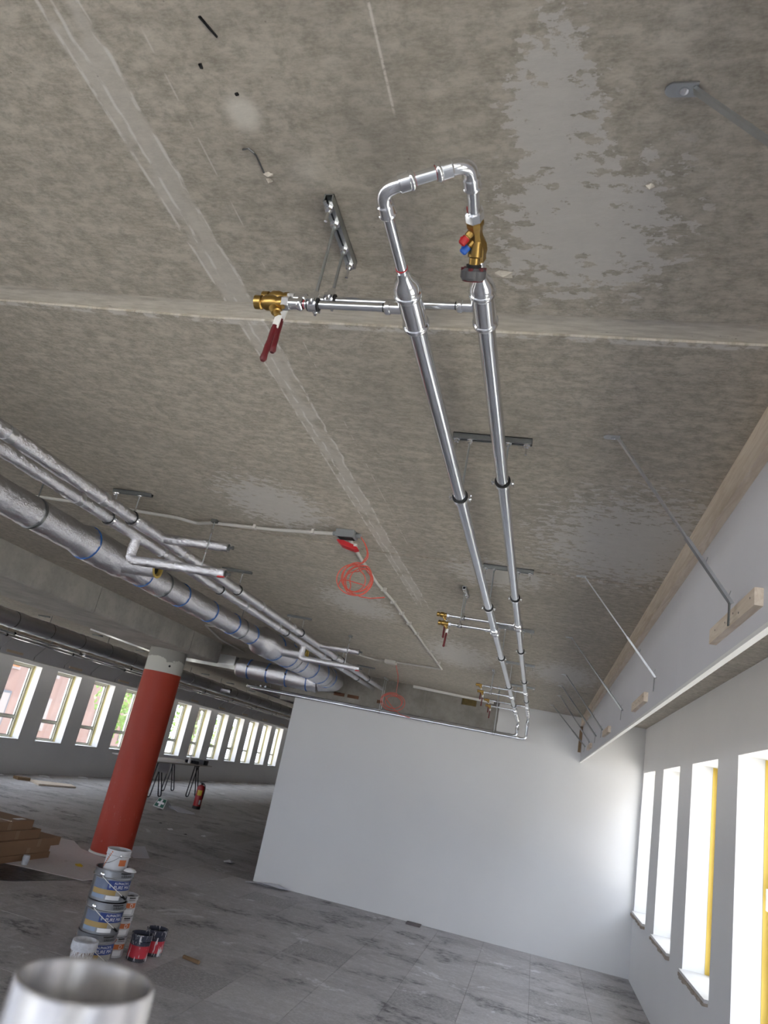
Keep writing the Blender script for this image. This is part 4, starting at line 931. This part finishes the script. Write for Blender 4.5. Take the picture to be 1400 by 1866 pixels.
# cartons
for k, (yb, xo, h0, h1) in enumerate(((7.46, 0, .004, .062), (7.45, -.01, .063, .122), (7.56, .01, .123, .20), (7.23, -.03, .201, .285), (7.10, -.05, .286, .37))):
    t = thing('cardboard_box', (-5.1, 6.9, h0), ['lowest flat brown carton of the stack', 'second flat brown carton from the floor', 'widest flat brown carton, middle of the stack', 'second flat brown carton from the top', 'topmost flat brown carton of the stack'][k], 'carton', 'stack of flat cartons')
    part('carton', MB().box((-5.42+xo, yb-1.75, h0), (-4.83+xo, yb, h1)), 'cardboard', t, smooth=False)
    for yt in (yb-.35, yb-1.0): part('tape_strip', MB().box((-4.8305+xo, yt-.025, h0+.004), (-4.829+xo, yt+.025, h1+.0006)).box((-5.0+xo, yt-.025, h1-.0002), (-4.829+xo, yt+.025, h1+.0006)), 'tape_clear', t, smooth=False)
    if k == 4: part('paper_slip', MB().box((-4.99, yb-.2, h1), (-4.93, yb-.06, h1+.001)), 'label_white', t, smooth=False)
def sheet(name, poly, z_, mat, label, cat):
    mb = MB(); mb.prism([(a, b, z_) for a, b in poly], (0, 0, .003)); solo(name, mb, mat, (poly[0][0], poly[0][1], z_), label, cat, smooth=False)
sheet('dust_sheet', [(-5.7, 6.6), (-4.67, 6.84), (-4.07, 6.95), (-4.0, 7.3), (-4.12, 7.7), (-4.38, 8.12), (-4.7, 8.17), (-5.0, 8.3), (-5.3, 8.6), (-5.7, 8.5)], .0006, 'sheet_white', 'pale dust sheet on the floor before the red column', 'dust sheet')
sheet('plastic_sheet', [(-5.9, 6.3), (-5.0, 5.6), (-4.35, 6.3), (-4.11, 6.92), (-4.67, 6.82), (-5.7, 6.56)], .0006, 'sheet_dark', 'black plastic sheet beside the carton stack', 'plastic sheet')
sheet('white_card', [(-4.45, 8.55), (-4.35, 8.75), (-4.78, 9.4), (-4.9, 9.0)], .0008, 'paper', 'white card lying beside the foot of the red column', 'card')
solo('plastic_cup', MB().lathe([(.028, 0), (.03, .02), (.036, .06), (.03, .085), (.008, .09)], (-4.72, 6.93, .0036), (0, 0, 1), 14), 'clear_plastic', (-4.72, 6.93, .0036), 'crumpled clear plastic bag in front of the cartons', 'bag')
# loose board by the far wall
t = thing('loose_board', (-9, 12.9, 0), 'flat brown board lying on the floor by the far wall', 'board')
part('board', MB().prism([(-9.15, 12.78, .0005), (-8.72, 12.47, .0005), (-8.5, 13.3, .0005), (-8.75, 13.5, .0005)], (0, 0, .03)), 'timber', t, smooth=False)
part('split_end', MB().prism([(-9.4, 12.62, .0005), (-9.25, 12.56, .0005), (-9.12, 12.75, .0005), (-9.2, 12.85, .0005)], (0, 0, .05)), 'timber_dark', t, smooth=False)
for k in range(14):  # white disks stand in for bright spots of light along the far wall
    y_ = 12.56+PITCH*k
    t = thing('bright_spot', (-9.72, y_, 0), 'small white cover standing in for a bright spot below a far window', 'floor cover', 'white floor disks for bright spots by the far wall')
    part('disk', MB().lathe([(.11, 0), (.11, .01), (.08, .02)], (-9.68, y_, 0), n=16), 'label_white', t)

# trestle table
TZ = .69
t = thing('trestle_table', (-7.95, 16, 0), 'long thin work table on black hairpin trestles behind the column', 'table')
part('table_board', MB().box((-8.5, 14.2, TZ), (-7.6, 17.2, TZ+.02)), 'table_top', t, smooth=False)
for y_ in (14.9, 16.7):
    for xx in (-8.35, -7.72):
        tr2 = part('trestle_leg', MB().tube(bend([(xx, y_, TZ), (xx+.05, y_-.22, .012), (xx+.05, y_-.36, .012), (xx-.01, y_-.14, TZ)], .06, 5), .013, 8), 'trestle_steel', t)
        part('trestle_leg', MB().tube(bend([(xx, y_-.1, TZ), (xx+.02, y_+.2, .012), (xx+.02, y_+.34, .012), (xx-.01, y_+.02, TZ)], .06, 5), .013, 8), 'trestle_steel', t)
    part('trestle_rail', MB().bar((-8.4, y_-.05, TZ-.015), (-7.66, y_-.05, TZ-.015), .03, .02), 'trestle_steel', t)
solo('drawing_sheet', MB().prism([(-8.45, 14.2, TZ+.021), (-7.64, 14.24, TZ+.021), (-7.62, 15.9, TZ+.021), (-8.3, 16.1, TZ+.021)], (0, 0, .004)), 'paper_plan', (-8, 15.5, TZ+.021), 'large paper plan spread on the trestle table', 'drawing', smooth=False)
solo('hanging_sheet', MB().prism([(-7.594, 14.55, TZ+.01), (-7.594, 15.05, TZ+.01), (-7.585, 14.99, TZ-.2), (-7.585, 14.55, TZ-.16)], (.003, 0, 0)), 'paper', (-7.59, 15, TZ), 'sheet of paper hanging over the table edge', 'paper', smooth=False)
solo('bottle', MB().lathe([(.035, 0), (.035, .12), (.015, .15), (.015, .18)], (-7.8, 16.35, TZ+.021), n=14), 'label_white', (-7.8, 16.35, TZ+.021), 'white bottle standing on the trestle table', 'bottle')
solo('tool_case', MB().box((-7.95, 16.8, TZ+.021), (-7.65, 17.05, TZ+.13)).box((-7.7, 16.87, TZ+.06), (-7.645, 16.97, TZ+.1)), 'grey_plastic', (-7.8, 16.9, TZ+.021), 'dark tool box at the right end of the trestle table', 'case', smooth=False)
solo('tool_roll', MB().tube([(-7.95, 16.45, TZ+.055), (-7.75, 16.72, TZ+.055)], .033, 12).tube([(-7.9, 16.45, TZ+.035), (-7.65, 16.55, TZ+.035)], .013, 8), 'facade_grey', (-7.8, 16.6, TZ+.021), 'grey-blue roll of material on the trestle table', 'roll')

# fire extinguisher
ex, ey = -6.57, 14.62
t = thing('fire_extinguisher', (ex, ey, 0), 'red fire extinguisher standing in front of the trestle table', 'extinguisher')
part('cylinder', MB().lathe([(.078, .05), (.078, .40), (.07, .435), (.045, .455), (.025, .462)], (ex, ey, 0), n=24), 'ext_red', t)
part('foot', MB().lathe([(.075, 0), (.08, .005), (.08, .055), (.077, .06)], (ex, ey, 0), n=24), 'rubber', t, 'black foot')
a0 = math.atan2(-ey, -ex)
part('label_patch', MB().arc((ex, ey, 0), .0775, .0795, .10, a0-.7, a0+.5, 10, .26), 'ext_yellow', t, 'yellow label'); part('label_patch', MB().arc((ex, ey, 0), .0775, .0795, .09, a0+.25, a0+.75, 8, .09), 'label_white', t)
part('valve_head', MB().lathe([(.02, .455), (.02, .495), (.012, .50)], (ex, ey, 0), n=12).bar((ex-.05, ey, .505), (ex+.06, ey, .53), .02, .008).bar((ex-.04, ey, .49), (ex+.05, ey, .49), .02, .008), 'rubber', t)
part('hose', MB().tube(smooth_path([V(ex+.02, ey, .48), V(ex+.08, ey-.01, .47), V(ex+.1, ey-.01, .38), V(ex+.088, ey-.01, .2)], 2), .008, 8), 'rubber', t)
# first-aid sign folded into a wedge
t = thing('first_aid_sign', (-6.75, 13.45, 0), 'folded green sign with white cross standing on the floor', 'sign')
A, B, C_, D = V(-6.93, 13.50, .004), V(-6.64, 13.36, .004), V(-6.69, 13.53, .155), V(-6.92, 13.64, .155)
nrm = (B-A).cross(D-A).normalized()
part('face', MB().prism([A, B, C_, D], -nrm*.004), 'label_white', t, smooth=False)
part('flap', MB().prism([D, C_, V(-6.56, 13.66, .004), V(-6.84, 13.78, .004)], (0, .003, .001)), 'label_white', t, smooth=False)
def bil(u, v): return (A*(1-u)+B*u)*(1-v)+(D*(1-u)+C_*u)*v
g_ = part('green_field', MB().prism([bil(.05, .06), bil(.95, .06), bil(.95, .94), bil(.05, .94)], nrm*.002), 'sign_green', t, 'green field', smooth=False)
part('cross_mark', MB().prism([bil(.14, .40), bil(.86, .40), bil(.86, .60), bil(.14, .60)], nrm*.0035).prism([bil(.40, .12), bil(.60, .12), bil(.60, .88), bil(.40, .88)], nrm*.0036), 'label_white', t, 'white cross', smooth=False)
solo('bent_panel', MB().prism([(-6.62, 13.52, .05), (-6.35, 13.42, .006), (-6.13, 13.66, .004), (-6.2, 13.78, .008), (-6.5, 13.66, .06)], (0, 0, .012)), 'paper', (-6.4, 13.6, 0), 'bent white sheet lying near the extinguisher', 'sheet', smooth=False)
solo('cover_plate', MB().box((-1.22, 8.86, 0), (-1.06, 8.97, .018)), 'facade_pale', (-1.14, 8.9, 0), 'small grey plate on the floor against the white wall', 'plate', smooth=False)
solo('wood_offcut', MB().tube([(-2.33, 5.63, .014), (-2.19, 5.60, .014)], .013, 8), 'timber_dark', (-2.26, 5.62, 0), 'short brown stick on the floor right of the dripped tins', 'stick')
rs = random.Random(12)
for k, (x_, y_, s, mt, lab) in enumerate(((-5.35, 11.2, .05, 'label_white', 'crumpled white scrap on the floor beyond the column'), (-4.85, 11.35, .05, 'label_white', 'small white scrap nearest the middle of the floor'), (-5.05, 11.1, .03, 'rubber', 'dark lump of rubbish beside the white scrap'), (-5.75, 11.6, .03, 'rubber', 'small black cap on the floor beyond the column'),
        (-3.75, 9.75, .07, 'label_white', 'loose white paper scrap near the left end of the white wall'), (-6.6, 13.15, .04, 'grey_plastic', 'thin dark strip in front of the green sign'), (-4.45, 7.45, .05, 'ext_yellow', 'small yellowish lump on the pale dust sheet'))):
    mb = MB(); pts = []; nk = 9
    for i in range(nk): a = 2*PI*i/nk; pts.append((x_+s*rs.uniform(.6, 1.5)*math.cos(a), y_+s*rs.uniform(.6, 1.5)*math.sin(a), .004+rs.uniform(0, .2)*s))
    pts += [(x_+s*.2, y_, s*.6), (x_, y_, .0035)]; mb.add(pts, [(i, (i+1) % nk, nk) for i in range(nk)]+[((i+1) % nk, i, nk+1) for i in range(nk)])
    solo('floor_scrap', mb, mt, (x_, y_, 0), lab, 'scrap', smooth=False)

# small things stuck on the ceiling
for pts, lab in (([(-.588, .629), (-.585, .6285), (-.5715, .660), (-.573, .661)], 'dark wood splinter stuck to the ceiling near the top edge'), ([(-.622, .700), (-.617, .700), (-.618, .708), (-.622, .707)], 'tiny dark chip on the ceiling left of the plaster spot'), ([(-.583, .752), (-.578, .751), (-.577, .755), (-.582, .756)], 'tiny dark chip on the ceiling above the plaster spot')):
    solo('splinter', MB().prism([(a, b, 2.5345) for a, b in pts], (0, 0, -.003)), 'timber_dark' if len(lab) < 1 else 'rubber', (pts[0][0], pts[0][1], 2.533), lab, 'splinter', smooth=False)
solo('wire_hook', MB().tube([(-.612, .858, 2.531), (-.60, .855, 2.530), (-.592, .862, 2.528), (-.592, .872, 2.532), (-.592, .91, 2.5325)], .0016, 6), 'dark_steel', (-.6, .86, 2.533), 'thin bent wire left hanging from the ceiling', 'wire')
rs = random.Random(5)
for x_, y_, s_, lab in ((-.586, .915, .008, 'upper of two small chipped plug holes in the ceiling'), (-.590, .93, .007, 'lower of two small chipped plug holes in the ceiling'), (-.178, 1.168, .02, 'rough mortar patch on the ceiling right of the hand wheel'), (.065, .943, .008, 'small chipped plug hole in the pale ceiling patch')):
    pts = [(x_+s_*rs.uniform(.7, 1.4)*math.cos(2*PI*i/9), y_+.6*s_*rs.uniform(.7, 1.4)*math.sin(2*PI*i/9), 2.5348) for i in range(9)]
    mb = MB(); mb.add(pts+[(x_, y_, 2.528)], [(i, (i+1) % 9, 9) for i in range(9)]+[tuple(range(9))]); solo('ceiling_chip', mb, 'joint_mortar', (x_, y_, 2.533), lab, 'chip', smooth=False)

# ------------------------------------------------------------------ scaffold post right next to the camera
px_, py_, pz_ = -.170, .316, 1.4935
t = thing('scaffold_post', (px_, py_, 0), 'open-topped galvanised post close to the camera, out of focus', 'post')
ro, ri = .0283, .0253
part('tube', MB().lathe([(ro, 0), (ro, pz_-.0015), (ro-.001, pz_), (ri+.001, pz_), (ri, pz_-.0015), (ri, pz_-.35)], (px_, py_, 0), n=56, cap0=True, cap1=True), 'post_zinc', t)
